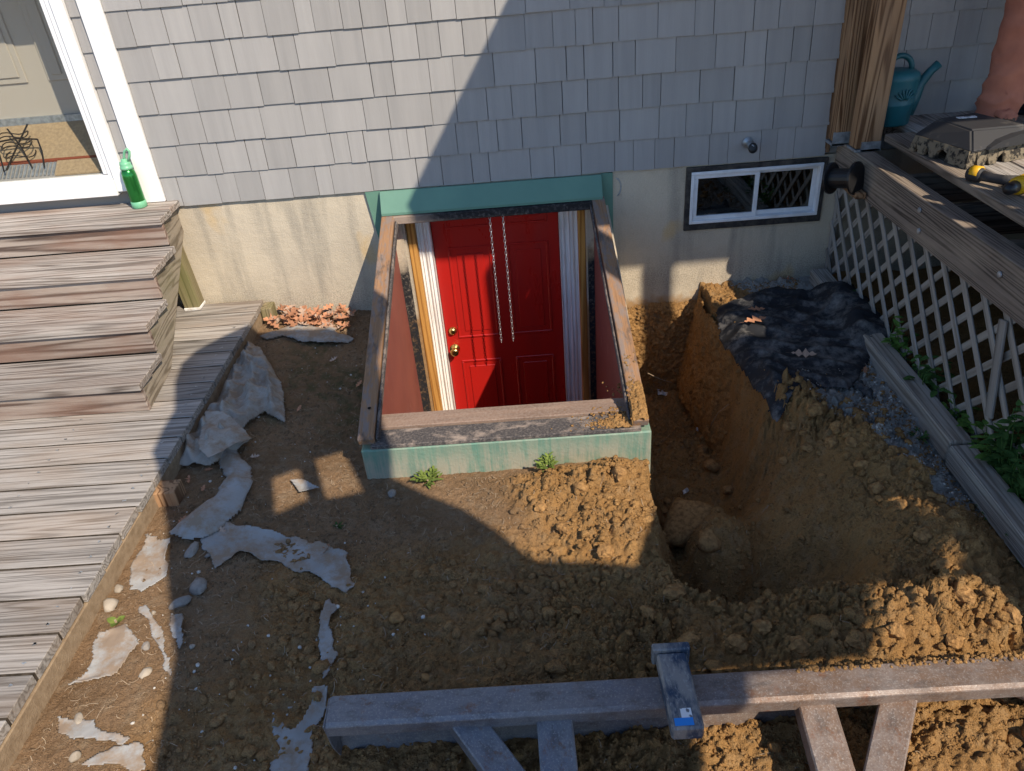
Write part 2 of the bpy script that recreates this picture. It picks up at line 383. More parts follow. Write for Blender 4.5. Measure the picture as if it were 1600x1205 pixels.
def blue_worn():
    b = MB('worn_dark_blue_paint', .45, .4); co = b.co((2.5, 1, 1), False)
    n = b.noise(9, co, 5, .65); f = b.noise(60, co, 4, .7)
    c = b.mix(b.ramp(n, [(.44, 0.), (.6, 1.)]), (.022, .042, .075, 1), (.22, .205, .19, 1))
    b.color(b.mix(b.math('MULTIPLY', b.ramp(f, [(.56, 0.), (.66, 1.)]), .5), c, (.36, .35, .33, 1))); b.bump(n, .2, .003); return b.m
M['blue'] = blue_worn()
M['sticker_blue'] = plain('blue_label', (.02, .22, .62, 1), .35, .4)
M['sticker_white'] = plain('white_label', (.7, .7, .7, 1), .4, .4, 60, (.15, .15, .16, 1), lo=.55, hi=.6)
M['exorange'] = plain('machine_orange_paint', (.55, .17, .02, 1), .4, .4)
def trousers():
    b = MB('rust_canvas_cloth', .9, .1); n = b.noise(14, b.co(), 4, .6); w = b.noise(260, b.co(), 2, .5)
    b.color(b.mix(b.ramp(n, [(.35, 0.), (.72, 1.)]), (.42, .165, .105, 1), (.35, .135, .09, 1))); b.bump(w, .3, .003); return b.m
M['trousers'] = trousers()
M['shirt'] = plain('grey_cotton', (.16, .17, .18, 1), .9, .1); M['skin'] = plain('skin', (.50, .30, .21, 1), .55, .3)
M['boot'] = plain('brown_boot_leather', (.09, .055, .035, 1), .7, .3, 20); M['hair'] = plain('dark_hair', (.03, .02, .014, 1), .6, .3)
M['gapshade'] = plain('gap_shade_dark', (.035, .028, .02, 1), .95, .1, 40, (.07, .055, .04, 1))  # near-black colour that stands for shade in the deck gaps
M['navy'] = plain('dark_navy_cloth', (.02, .022, .03, 1), .9, .1, 20)
def glass(name, tint, refl):
    b = MB(name); nt = b.nt; out = nt.nodes['Material Output']
    tr = nt.nodes.new('ShaderNodeBsdfTransparent'); tr.inputs[0].default_value = tint
    gl = nt.nodes.new('ShaderNodeBsdfGlossy'); gl.inputs['Roughness'].default_value = .02
    mx = nt.nodes.new('ShaderNodeMixShader'); lw = nt.nodes.new('ShaderNodeLayerWeight'); lw.inputs[0].default_value = .5
    fac = b.math('MULTIPLY_ADD', b.math('POWER', lw.outputs[1], 4.0), .85); b.put(fac.node.inputs[2], refl)
    nt.links.new(fac, mx.inputs[0]); nt.links.new(tr.outputs[0], mx.inputs[1]); nt.links.new(gl.outputs[0], mx.inputs[2])
    nt.links.new(mx.outputs[0], out.inputs[0]); return b.m
M['glass'] = glass('clear_glass', (.93, .94, .93, 1), .03)
M['winglass'] = glass('window_glass', (.6, .62, .62, 1), .22)
def soil(name, attrs=True):
    b = MB(name, .97, .08); co = b.co((1, 1, 1), False)
    n = b.noise(4.5, co, 5, .62); f = b.noise(55, co, 4, .72); ff = b.noise(240, co, 3, .75); m5 = b.noise(16, co, 4, .6)
    sub = b.mix(b.ramp(n, [(.35, 0.), (.65, 1.)]), (.52, .295, .112, 1), (.42, .23, .085, 1))
    sub = b.mix(b.ramp(m5, [(.5, 0.), (.68, .7)]), sub, (.47, .30, .145, 1))
    top = b.mix(b.ramp(n, [(.35, 0.), (.65, 1.)]), (.34, .215, .12, 1), (.255, .158, .085, 1))
    top = b.mix(b.ramp(m5, [(.5, 0.), (.66, .6)]), top, (.36, .265, .17, 1))
    c = b.mix(b.attr('sub'), top, sub) if attrs else sub
    if attrs:
        c = b.mix(b.math('MULTIPLY', b.attr('moss'), b.ramp(m5, [(.42, 0.), (.6, 1.)])), c, (.11, .105, .045, 1))
        gv = b.mix(b.ramp(ff, [(.4, 0.), (.6, 1.)]), (.56, .53, .47, 1), (.38, .355, .31, 1))
        c = b.mix(b.ramp(b.math('ADD', b.attr('gravel'), b.math('MULTIPLY', b.math('SUBTRACT', f, .5), 1.3)), [(.45, 0.), (.6, 1.)]), c, gv)
    c = b.mix(b.math('MULTIPLY', b.ramp(ff, [(.34, 1.), (.52, 0.)]), .38), c, (.09, .06, .036, 1))  # dark crevices: shade of the hollows put into the colour, next line too
    c = b.mix(b.math('MULTIPLY', b.ramp(f, [(.34, 1.), (.48, 0.)]), .34), c, (.11, .075, .042, 1))
    c = b.mix(b.math('MULTIPLY', b.ramp(ff, [(.6, 0.), (.75, 1.)]), .35), c, (.46, .37, .26, 1))
    b.color(c); b.bump(b.math('ADD', f, b.math('MULTIPLY', ff, .8)), 1.0, .016); return b.m
M['soil'] = soil('bare_soil'); 
def clodmat():
    b = MB('soil_clod', .97, .08); co = b.co((1, 1, 1), False)
    ff = b.noise(220, co, 3, .75); n = b.noise(9, co, 3, .6); f = b.noise(60, co, 3, .7)
    sub = b.mix(b.ramp(n, [(.35, 0.), (.65, 1.)]), (.48, .272, .105, 1), (.37, .205, .076, 1))
    top = b.mix(b.ramp(n, [(.35, 0.), (.65, 1.)]), (.30, .20, .118, 1), (.225, .148, .086, 1))
    c = b.mix(b.attr('sub'), top, sub)
    c = b.mix(b.math('MULTIPLY', b.ramp(ff, [(.36, 1.), (.54, 0.)]), .55), c, (.075, .05, .03, 1))  # same crevice darkening put into the colour as on the ground
    c = b.mix(b.math('MULTIPLY', b.ramp(f, [(.36, 1.), (.5, 0.)]), .4), c, (.09, .06, .035, 1))
    b.color(c); b.bump(b.math('ADD', f, ff), 1.0, .008); return b.m
M['clod'] = clodmat()
M['gravel'] = plain('pale_gravel', (.55, .52, .46, 1), .9, .2, 30, (.38, .35, .30, 1))
def cloth_mat(name, c1, c2, dirt, dlo, dhi, rough=.85):
    b = MB(name, rough, .2); co = b.co((1, 1, 1), False)
    w = b.noise(350, co, 2, .5); n = b.noise(6, co, 3, .5); d = b.noise(9, b.co((1, 1, .6), False), 5, .68); d2 = b.noise(45, co, 4, .7)
    c = b.mix(b.ramp(n, [(.35, 0.), (.7, 1.)]), c1, c2)
    dd = b.math('ADD', b.math('MULTIPLY', d, .75), b.math('MULTIPLY', d2, .25))
    c = b.mix(b.ramp(dd, [(dlo, 0.), (dhi, .9)]), c, dirt); b.color(c); b.bump(w, .25, .002); return b.m
M['fabric'] = cloth_mat('grey_landscape_fabric', (.34, .315, .275, 1), (.26, .235, .20, 1), (.22, .15, .095, 1), .45, .60)
M['fabric2'] = cloth_mat('grey_fabric_scrap', (.33, .325, .31, 1), (.27, .265, .25, 1), (.25, .18, .12, 1), .43, .57)
M['blackfab'] = cloth_mat('black_weed_barrier', (.016, .017, .02, 1), (.026, .027, .03, 1), (.28, .26, .235, 1), .48, .76, .65)
def leafm(name, c1, c2, sc=30):
    b = MB(name, .75, .2); n = b.noise(sc, b.co(), 3, .6)
    b.color(b.val(b.mix(b.ramp(n, [(.35, 0.), (.7, 1.)]), c1, c2), b.rnd(.7, 1.25))); return b.m
M['oak'] = leafm('dry_oak_leaf', (.42, .20, .11, 1), (.31, .145, .08, 1))
M['oakgrey'] = leafm('pale_oak_leaf', (.42, .30, .22, 1), (.33, .22, .16, 1))
M['green_leaf'] = leafm('green_leaf', (.065, .135, .022, 1), (.10, .19, .035, 1))
M['dark_leaf'] = leafm('dark_green_leaf', (.035, .085, .018, 1), (.06, .12, .028, 1))
M['lime_leaf'] = leafm('yellow_green_leaf', (.17, .22, .045, 1), (.11, .16, .03, 1))
M['root'] = plain('dry_root', (.36, .27, .18, 1), .9, .1)
M['plasticwhite'] = plain('white_plastic_scrap', (.72, .71, .69, 1), .5, .3, 30, (.45, .40, .34, 1))
M['roof'] = plain('roof_board', (.30, .28, .26, 1), .8, .2)

# ------------------------------------------------------------------ ground
TRENCH = [(.575, .06), (1.09, .06), (1.10, -.22), (1.13, -.55), (1.12, -.9), (1.19, -1.18), (1.37, -1.5), (1.50, -1.85), (1.42, -2.18),
          (1.10, -2.30), (.74, -2.30), (.55, -2.16), (.50, -2.0), (.54, -1.8), (.51, -1.62), (.56, -1.47), (.575, -1.3)]
WELL = [(-.625, -1.40), (.54, -1.40), (.54, .40), (-.625, .40)]
MOUNDS = [(.32, -1.68, .24, .17, .085), (.40, -1.93, .16, .14, .07), (.12, -1.66, .14, .12, .035), (.42, -1.56, .1, .1, .05),
          (1.40, -1.56, .11, .13, .075), (1.50, -1.80, .10, .14, .07), (1.50, -2.1, .13, .15, .085), (1.30, -2.42, .22, .10, .10), (1.12, -2.36, .12, .1, .03),
          (.85, -2.46, .18, .09, .035), (.5, -2.42, .14, .12, .035), (.2, -2.35, .13, .1, .03), (1.18, -1.05, .08, .12, .03), (1.27, -1.26, .08, .1, .045),
          (-.45, -2.3, .3, .2, .02), (-1.0, -2.5, .2, .2, .02)]
def worley(x, y, f, s):
    x = x*f; y = y*f; ix = np.floor(x); iy = np.floor(y); f1 = np.full(np.shape(x), 9.); f2 = f1.copy(); cid = np.zeros(np.shape(x))
    for a in (-1, 0, 1):
        for b_ in (-1, 0, 1):
            cx = ix+a; cy = iy+b_; d = np.hypot(cx+_hash(cx, cy, s)-x, cy+_hash(cx, cy, s+7)-y)
            n = d < f1; f2 = np.where(n, f1, np.minimum(f2, d)); cid = np.where(n, _hash(cx, cy, s+13), cid); f1 = np.where(n, d, f1)
    return f1, f2, cid
def crumble(x, y):
    m = gs(x, y, .14, -1.66, .24, .22) + .8*gs(x, y, 1.35, -2.35, .4, .2) + 1.0*gs(x, y, 1.42, -1.6, .22, .4) + .55*gs(x, y, .4, -2.35, .5, .16) + 1.0*gs(x, y, 1.26, -1.15, .22, .3) + .3*sst(-1.9, -2.2, y)*sst(-.9, -.3, x)
    m = np.clip(m, 0, 1)*sub_mask(x, y)*np.clip(fbm(x, y, 5., 3, 601)*1.6+.75, .25, 1.25)
    wx = x+fbm(x, y, 18., 3, 611)*.014; wy = y+fbm(x, y, 18., 3, 621)*.014
    z = 0
    for f, a, s in ((19., .034, 700), (42., .021, 710), (88., .011, 720), (170., .005, 730)):
        f1, f2, c = worley(wx, wy, f, s); ta = c*57.3; tilt = np.cos(ta)*(wx*f % 1.) + np.sin(ta)*(wy*f % 1.)
        z = z + a*((c-.45)*1.1 + .35*tilt + .3*np.sqrt(np.clip(1-f1*f1, 0, 1)) - .9*np.exp(-(f2-f1)/.09))
    return z*m
def sub_mask(x, y):
    w = fbm(x, y, 3.0, 4, 50)*.16
    a = sst(-.12, .12, x+w)*sst(-1.46, -1.56, y+w*.3)
    b_ = sst(.45, .55, x)
    c = sst(-1.75, -2.05, y+w)*sst(-1.15, -.8, x+w)*.75
    return np.clip(np.maximum(np.maximum(a, b_), c), 0, 1)
def grav_mask(x, y):
    w = fbm(x, y, 6.0, 3, 91)*.08
    return sst(1.22, 1.36, x+w-.35*np.clip(-y-1.25, 0, 1))*sst(-2.05, -1.8, y+w)*sst(1.9, 1.75, x)
def H(x, y, detail=True):
    x = np.asarray(x, float); y = np.asarray(y, float)
    zl = -.113 - .03*sst(-1.35, -.6, x) - .07*sst(-1.3, -.55, x)*sst(-.3, -1.2, y) + .02*sst(-2., -2.6, y)*sst(-.8, -.2, x)
    z = zl*(1-sst(.5, 1.1, x)) - .125*sst(.5, 1.1, x)
    z = z - .05*sst(1.4, 1.66, x)*sst(-1.3, -1.9, y)
    far = sst(2.75, 3.6, np.maximum(np.abs(x)-.2, -y)); z = z*(1-far) - .19*far
    for cx, cy, sx, sy, h in MOUNDS: z = z + h*gs(x, y, cx, cy, sx, sy)
    ex = sub_mask(x, y)*(1-far)
    wob = fbm(x, y, 5.0, 4, 5)*.045 + fbm(x, y, 26., 3, 8)*.012
    d = sdist(TRENCH, x, y) + wob*np.where(x < .6, .45, 1.)
    flo = -.86 + .12*sst(-.3, -1.1, y) + .20*sst(-1.2, -1.85, y) + .10*sst(.9, 1.3, x)*sst(-1.1, -1.6, y)
    flo = flo + fbm(x, y, 8., 4, 12)*.04
    leftd = sst(.85, .62, x)
    wid = .07 + .50*sst(-1.15, -1.75, y)*(1-leftd*.9) + .12*sst(-.75, -1.2, y)*(1-leftd)
    wid = wid*(1-.55*sst(-1.80, -2.05, y)*sst(1.40, 1.15, x))
    t = np.clip(d/wid, 0, 1); t = np.where(wid > .2, t*t*(3-2*t), 1-(1-t)**1.6)
    z = z + (flo-z)*t
    if detail:
        rough = .15 + .85*ex
        lump = fbm(x, y, 14., 5, 21, .6); l2 = np.abs(fbm(x, y, 22., 4, 33)); l3 = fbm(x, y, 60., 3, 41)
        smooth_ = 1-.75*gs(x, y, 1.05, -1.65, .28, .35)
        z = z + rough*smooth_*(lump*.020 + (l2-.25)*.035 + l3*.007)*(1-far) + (1-ex)*l3*.004*(1-far)
        z = z + fbm(x, y, 130., 2, 61)*.0025*(1-far)
        z = z + crumble(x, y)*(1-sst(.12, .3, d)*.5)
    w = sst(0, .012, sdist(WELL, x, y)); z = z*(1-w) - 1.55*w
    # nothing may rise through the sill of the cellar entry
    return z
def axis_coords(a, b, step, far):
    c = list(np.arange(a, b+1e-6, step)); s = step; lo = [a]; hi = [b]
    while lo[-1] > -far: s *= 1.35; lo.append(lo[-1]-s)
    s = step
    while hi[-1] < far: s *= 1.35; hi.append(hi[-1]+s)
    return np.array(lo[:0:-1] + c + hi[1:])
gx = axis_coords(-1.45, 1.80, .0048, 60.); gy = axis_coords(-2.95, .42, .0048, 60.)
GX, GY = np.meshgrid(gx, gy); GZ = H(GX, GY); nx, ny = len(gx), len(gy)
def grid_mesh(name, X, Y, Z, keep=None):
    ny_, nx_ = X.shape; v = np.stack([X, Y, Z], -1).reshape(-1, 3)
    i = np.arange(ny_*nx_).reshape(ny_, nx_)
    q = np.stack([i[:-1, :-1], i[:-1, 1:], i[1:, 1:], i[1:, :-1]], -1).reshape(-1, 4)
    if keep is not None:
        k = keep.reshape(-1); q = q[k[q].all(1)]
        used = np.unique(q); m_ = np.full(len(v), -1); m_[used] = np.arange(len(used)); v = v[used]; q = m_[q]
    me = bpy.data.meshes.new(name); me.vertices.add(len(v)); me.vertices.foreach_set('co', v.ravel())
    me.loops.add(q.size); me.loops.foreach_set('vertex_index', q.ravel().astype(np.int32))
    me.polygons.add(len(q)); me.polygons.foreach_set('loop_start', np.arange(0, q.size, 4, dtype=np.int32))
    me.update(); me.validate(); me.polygons.foreach_set('use_smooth', np.ones(len(me.polygons), bool)); return me
def fattr(me, name, a):
    at = me.attributes.new(name, 'FLOAT', 'POINT'); at.data.foreach_set('value', np.asarray(a, np.float32).ravel())
gme = grid_mesh('ground', GX, GY, GZ)
fattr(gme, 'sub', sub_mask(GX, GY)); fattr(gme, 'gravel', grav_mask(GX, GY)*(sdist(TRENCH, GX, GY) < -.02))
fattr(gme, 'moss', sst(.2, .5, fbm(GX, GY, 2.5, 3, 77)+.35)*sst(-1.35, -1.0, GX)*sst(-.6, -.75, GX)*sst(-1.35, -1.0, GY)*.8)
tag(obj('ground', gme, M['soil']), kind='structure')
def hz(x, y):
    i = np.clip(np.searchsorted(gx, x)-1, 0, nx-2); j = np.clip(np.searchsorted(gy, y)-1, 0, ny-2)
    fx = (x-gx[i])/(gx[i+1]-gx[i]); fy = (y-gy[j])/(gy[j+1]-gy[j])
    return (GZ[j, i]*(1-fx)+GZ[j, i+1]*fx)*(1-fy)+(GZ[j+1, i]*(1-fx)+GZ[j+1, i+1]*fx)*fy

# clods, pebbles and fibres, too many to count
def ico(sub):
    bm = bmesh.new(); bmesh.ops.create_icosphere(bm, subdivisions=sub, radius=1.0)
    v = np.array([q.co[:] for q in bm.verts]); f = np.array([[q.index for q in p.verts] for p in bm.faces]); bm.free(); return v, f
def lump_variants(sub, n, amp):
    v, f = ico(sub); out = []
    for k in range(n):
        r = 1 + amp*(fbm(v[:, 0]+k*9.1, v[:, 1]+v[:, 2]*1.7, 1.3, 2, 100+k)) + .5*amp*(fbm(v[:, 2]+k*3.3, v[:, 0]-v[:, 1], 2.6, 2, 200+k))
        for q in range(9):
            nn = rng.normal(size=3); nn /= np.linalg.norm(nn); dd = v@nn; c = .62+.2*rng.random(); r = np.where(dd > c*.9, np.minimum(r, c/np.maximum(dd, .1)), r)
        r = r*(1+.10*rng.normal(size=len(v)))
        out.append(v*r[:, None]*np.array([1, .8+.4*rng.random(), .6+.3*rng.random()]))
    return out, f
def scatter(name, P, S, var, faces, mat, subv=None, sink=.35, smooth=False):
    V = []; F = []; A = []; o = 0
    SV = np.broadcast_to(subv(P[:, 0], P[:, 1]), (len(P),)) if subv is not None else None
    for q_, ((x, y, z), s) in enumerate(zip(P, S)):
        v = var[rng.integers(len(var))]; a = rng.random()*6.283; ca, sa = math.cos(a), math.sin(a)
        w = np.stack([v[:, 0]*ca-v[:, 1]*sa, v[:, 0]*sa+v[:, 1]*ca, v[:, 2]], 1)*s + np.array([x, y, z+s*(.5-sink)])
        V.append(w); F.append(faces+o); o += len(w)
        if subv is not None: A.append(np.full(len(w), SV[q_]))
    V = np.concatenate(V); F = np.concatenate(F)
    me = bpy.data.meshes.new(name); me.vertices.add(len(V)); me.vertices.foreach_set('co', V.ravel())
    me.loops.add(F.size); me.loops.foreach_set('vertex_index', F.ravel().astype(np.int32))
    me.polygons.add(len(F)); me.polygons.foreach_set('loop_start', np.arange(0, F.size, 3, dtype=np.int32)); me.update(); me.validate()
    if A: fattr(me, 'sub', np.concatenate(A))
    if smooth: me.polygons.foreach_set('use_smooth', np.ones(len(me.polygons), bool))
    return obj(name, me, mat)
def sample(n, dens, x0=-1.38, x1=1.66, y0=-2.85, y1=-.03):
    X = rng.uniform(x0, x1, n*6); Y = rng.uniform(y0, y1, n*6)
    D = dens(X, Y)*(sdist([(-.66, -1.49), (.60, -1.49), (.60, .2), (-.66, .2)], X, Y) < 0)
    k = rng.random(n*6) < D; X = X[k][:n]; Y = Y[k][:n]; return np.stack([X, Y, hz(X, Y)], 1)
def fibres(n, label):
    P = sample(n, lambda x, y: (1-.75*sub_mask(x, y))*sst(1.1, .9, x)); V = []; F = []
    n = len(P); a = rng.random(n)*6.283; L = .012+.03*rng.random(n)**2; k = rng.normal(size=n)*.6; w = .0009; px, py = P[:, 0].copy(), P[:, 1].copy(); R_ = []
    for i in range(4):
        zz = hz(px, py)+.003+.004*rng.random(n); R_ += [np.stack([px-np.sin(a)*w, py+np.cos(a)*w, zz], 1), np.stack([px+np.sin(a)*w, py-np.cos(a)*w, zz], 1)]
        px = px+np.cos(a)*L/3; py = py+np.sin(a)*L/3; a = a+k
    V = np.stack(R_, 1).reshape(-1, 3); F = [(8*q+2*i, 8*q+2*i+1, 8*q+2*i+3, 8*q+2*i+2) for q in range(n) for i in range(3)]
    return tag(obj('root_fibres', pydata('fibres', V, F), M['root']), label, 'plant litter', kind='stuff')
patch = lambda x, y, f, s: np.clip(fbm(x, y, f, 3, s)*2.2+.55, .05, 1)
big_v, big_f = lump_variants(2, 10, .42); sm_v, sm_f = lump_variants(1, 10, .45)
P = sample(1500, lambda x, y: sub_mask(x, y)*patch(x, y, 4, 301)*(1-.8*gs(x, y, 1.05, -1.65, .25, .4))*(1-grav_mask(x, y)*.8))
S = .007 + .016*rng.random(len(P))**3.5
tag(scatter('soil_clods', P, S, big_v, big_f, M['clod'], sub_mask), 'crumbly brown soil clods strewn over the dug earth', 'soil', kind='stuff')
P = sample(1500, lambda x, y: np.clip(gs(x, y, 1.29, -1.42, .13, .14)+gs(x, y, 1.40, -1.6, .14, .3)+.7*gs(x, y, 1.1, -2.38, .45, .1)+.5*gs(x, y, .15, -1.65, .2, .12)+.25*gs(x, y, .75, -.8, .2, .6)+.3*gs(x, y, -.1, -2.3, .5, .25), 0, 1)*patch(x, y, 5, 331)*sst(1.62, 1.5, x))
S = .008 + .022*rng.random(len(P))**2.6
tag(scatter('rim_clods', P, S, big_v, big_f, M['clod'], sub_mask, sink=.42), 'angular soil clods tumbled along the rim of the dig', 'soil', kind='stuff')
P = sample(30000, lambda x, y: (.4+.6*sub_mask(x, y))*patch(x, y, 6, 311)*(1-.6*gs(x, y, 1.05, -1.65, .25, .4)))
S = .0025 + .006*rng.random(len(P))**2.5
tag(scatter('soil_crumbs', P, S, sm_v, sm_f, M['clod'], sub_mask), 'fine soil crumbs scattered over the bare ground', 'soil', kind='stuff')
P = sample(2600, lambda x, y: grav_mask(x, y)*(sdist(TRENCH, x, y) < -.03))
P2 = sample(200, lambda x, y: sst(-.2, -.7, x)*patch(x, y, 3, 321))
S = np.concatenate([.003+.004*rng.random(len(P)), .003+.008*rng.random(len(P2))**3])
tag(scatter('gravel', np.concatenate([P, P2]), S, sm_v, sm_f, M['gravel']), 'pale gravel spread beside the timber edging and over the soil', 'gravel', kind='stuff')

fibres(1500, 'dry root fibres and straw bits scattered over the old ground')

# ------------------------------------------------------------------ house
house = thing('house', 'taupe shingled house with white trim and a tan concrete foundation', 'house', (0, .1, -.12))
obj('sheathing', boxes([((-1.94, .012, .57), (5, .2, 3.4)), ((-6, .012, .57), (-3.2, .2, 3.4)), ((-3.2, .012, 2.06), (-1.94, .2, 3.4))]), M['shingle'], house)
obj('foundation', boxes([((-6, 0, -1.6), (-.540, .25, .566)), ((-.540, 0, .44), (.45, .25, .566)), ((.45, 0, -1.6), (1.0, .25, .566)),
                         ((1.0, 0, -1.6), (1.715, .25, .228)), ((1.0, 0, .545), (1.715, .25, .566)), ((1.715, 0, -1.6), (5, .25, .566))]), M['concrete'], house)
# shingles: one wedge mesh, scaled in width
wv = [(-.5, -.0145, 0), (.5, -.0145, 0), (.5, -.004, 0), (-.5, -.004, 0), (-.5, -.005, .176), (.5, -.005, .176), (.5, .002, .176), (-.5, .002, .176)]
wf = [(0, 1, 5, 4), (2, 3, 7, 6), (0, 3, 2, 1), (4, 5, 6, 7), (1, 2, 6, 5), (0, 4, 7, 3)]
shme = pydata('shingle', wv, wf); shme.materials.append(M['shingle'])
rest = []
def shingle_row(z, x0, x1, parts=True, wmin=.078, wmax=.215):
    x = x0; prev = None
    while x < x1-.01:
        r = random.random(); w = (wmin+.05*random.random()) if r < .42 else (wmin+.05+(wmax-wmin-.05)*random.random())
        if x1-(x+w) < .06: w = x1-x
        zz = z+random.uniform(-.0025, .0025); dy = random.uniform(-.0025, .001); g = random.choice((.002, .003, .004))
        if parts:
            o = obj('shingle', shme, None, house, (x+w/2, dy, zz)); o.scale = (w-g, 1, 1); o.rotation_euler.y = random.uniform(-.002, .002)
        else: rest.append((x+w/2, dy, zz, w-g))
        x += w
for k in range(-1, 18):
    z = .566+.157*k
    if k < 0: continue
    left = k <= 6; right = k <= 5
    shingle_row(z, -1.772, 1.70, left)
    shingle_row(z-.01 if k else z+.004, -1.938, -1.882, left, .056, .06)
    shingle_row(z+.012, 1.845, 2.75, right and k >= 1)
    shingle_row(z, 2.75, 4.95, False)
    shingle_row(z, -5.9, -3.2, False)
V = []; F = []
for (x, y, z, w) in rest:
    o = len(V); V += [(a*w+x, b+y, c+z) for a, b, c in wv]; F += [tuple(i+o for i in f) for f in wf]
tag(obj('shingle_field', pydata('shingle_field', V, F), M['shingle'], house), kind='stuff')
obj('trim_board', boxes([((-1.88, -.028, .60), (-1.774, .012, 3.4))], .003), M['white'], house)
# storm door on the left: jambs, sill, glass, inner door on a matted ramp
sd = obj('storm_door', boxes([((-2.0, -.035, .672), (-1.942, .03, 2.06)), ((-2.028, -.022, .735), (-2.0, .03, 2.0)), ((-2.055, -.012, .762), (-2.028, .03, 1.975))], .003), M['white'], house, (0, 0, 0))
obj('door_sill', boxes([((-3.2, -.045, .655), (-2.0, .03, .735)), ((-3.2, -.022, .735), (-2.028, .03, .758))], .003), M['white'], sd)
obj('door_head', boxes([((-3.2, -.03, 1.83), (-2.0, .03, 2.06))], .003), M['white'], sd)
obj('pane', boxes([((-3.2, .006, .758), (-2.055, .010, 1.83))]), M['glass'], sd)
ent = obj('entry_door', boxes([((-3.0, .34, 1.0), (-2.15, .38, 3.0))], .002), M['beige'], house)
for px0, px1 in ((-2.78, -2.46), (-2.35, -2.23)):
    obj('door_panel', boxes([((px0, .331, 1.18), (px1, .34, 2.2)), ((px0+.03, .324, 1.21), (px1-.03, .331, 2.17))], .004), M['beige'], ent)
obj('entry_wall', boxes([((-4.2, .39, .5), (-1.95, .43, 3.2)), ((-1.955, .03, .6), (-1.93, .39, 3.2))]), M['white'], house)
obj('threshold', boxes([((-3.2, .322, .97), (-2.1, .34, 1.01))], .002), M['galv'], house)
obj('entry_ramp', prism([(.03, .5), (.03, .745), (.335, .975), (.335, .5)], 'x', -3.6, -1.96), M['roof'], house)
rm = thing('door_mat', 'tan sisal mat lying behind the storm door glass', 'mat', (-2.6, .26, .85))
def ramp_sheet(x0, x1, y0, y1, off, th):
    f = lambda y: .745+(y-.03)*(.23/.305)+off
    return prism([(y0, f(y0)), (y1, f(y1)), (y1, f(y1)+th), (y0, f(y0)+th)], 'x', x0, x1)
obj('mat_body', ramp_sheet(-3.4, -2.0, .13, .32, .002, .008), M['mat'], rm)
obj('mat_edge', ramp_sheet(-3.4, -2.0, .12, .13, .002, .009), M['redtrim'], rm)
rm2 = thing('door_mat', 'brown coir mat in front of the sisal mat behind the glass', 'mat', (-2.3, .1, .8))
obj('mat_body', ramp_sheet(-2.34, -2.02, .045, .116, .002, .009), M['mat'], rm2)
rm3 = thing('rubber_mat', 'grey ribbed rubber mat beside the coir mat behind the glass', 'mat', (-2.6, .1, .8))
bm = bmesh.new()
for i in range(24):
    x = -2.36-.022*i
    f = lambda y: .747+(y-.03)*(.23/.305)
    vs_ = [bm.verts.new(p) for p in ((x, .05, f(.05)+.004), (x+.013, .05, f(.05)+.004), (x+.013, .116, f(.116)+.004), (x, .116, f(.116)+.004))]; bm.faces.new(vs_)
obj('rib', bm_mesh(bm), M['galv'], rm3)
ws = thing('wire_stand', 'black bent wire stand on the mat behind the glass', 'stand', (-2.55, .15, .82))
bm = bmesh.new()
for a, b_ in (((-2.62, .09, .79), (-2.47, .20, 1.0)), ((-2.47, .09, .79), (-2.60, .22, .98)), ((-2.66, .15, .93), (-2.42, .15, .93)), ((-2.66, .15, .93), (-2.60, .05, .80)), ((-2.42, .15, .93), (-2.40, .08, .80)), ((-2.58, .12, .99), (-2.72, .12, 1.2))):
    badd_tube(bm, [a, ((a[0]+b_[0])/2+.01, (a[1]+b_[1])/2, (a[2]+b_[2])/2+.012), b_], .0045, 6)
for k in range(3):
    badd_tube(bm, [(-2.54+.08*math.cos(t), .15+.06*math.sin(t), .86+.05*k+.01*math.sin(3*t)) for t in np.linspace(0, 6.28, 20)], .003, 6)
obj('wire_frame', bm_mesh(bm), M['black'], ws)

# basement window
bw = obj('basement_window', boxes([((1.0, .03, .228), (1.715, .06, .262)), ((1.0, .03, .515), (1.715, .06, .545)), ((1.0, .03, .262), (1.03, .06, .515)), ((1.69, .03, .262), (1.715, .06, .515))]), M['darkframe'], house)
obj('window_surround', boxes([((.985, -.016, .208), (1.725, -.001, .245)), ((.985, -.016, .53), (1.725, -.001, .556)), ((.985, -.016, .245), (1.012, -.001, .53)), ((1.703, -.016, .245), (1.725, -.001, .53))], .002), M['darkframe'], bw)
def frame_boxes(x0, x1, z0, z1, w, y0, y1): return [((x0, y0, z0), (x1, y1, z0+w)), ((x0, y0, z1-w), (x1, y1, z1)), ((x0, y0, z0+w), (x0+w, y1, z1-w)), ((x1-w, y0, z0+w), (x1, y1, z1-w))]
obj('window_frame', boxes(frame_boxes(1.012, 1.703, .245, .53, .017, -.02, .028), .002), M['alu'], bw)
s1 = obj('sash', boxes(frame_boxes(1.029, 1.375, .262, .513, .022, -.010, .012), .002), M['alu'], bw)
s2 = obj('sash', boxes(frame_boxes(1.356, 1.686, .262, .513, .022, .013, .028), .002), M['alu'], bw)
obj('pane', boxes([((1.05, .0, .283), (1.354, .003, .492))]), M['winglass'], s1)
obj('pane', boxes([((1.377, .019, .283), (1.665, .022, .492))]), M['winglass'], s2)
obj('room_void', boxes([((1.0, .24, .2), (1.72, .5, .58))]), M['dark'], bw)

obj('crayon_mark', tube([(.612+.03*math.cos(t), -.0015, .478+.05*math.sin(t)) for t in np.linspace(-1.3, 1.5, 12)], [.0015]+[.004]*10+[.0015], 6), M['galv'], house)
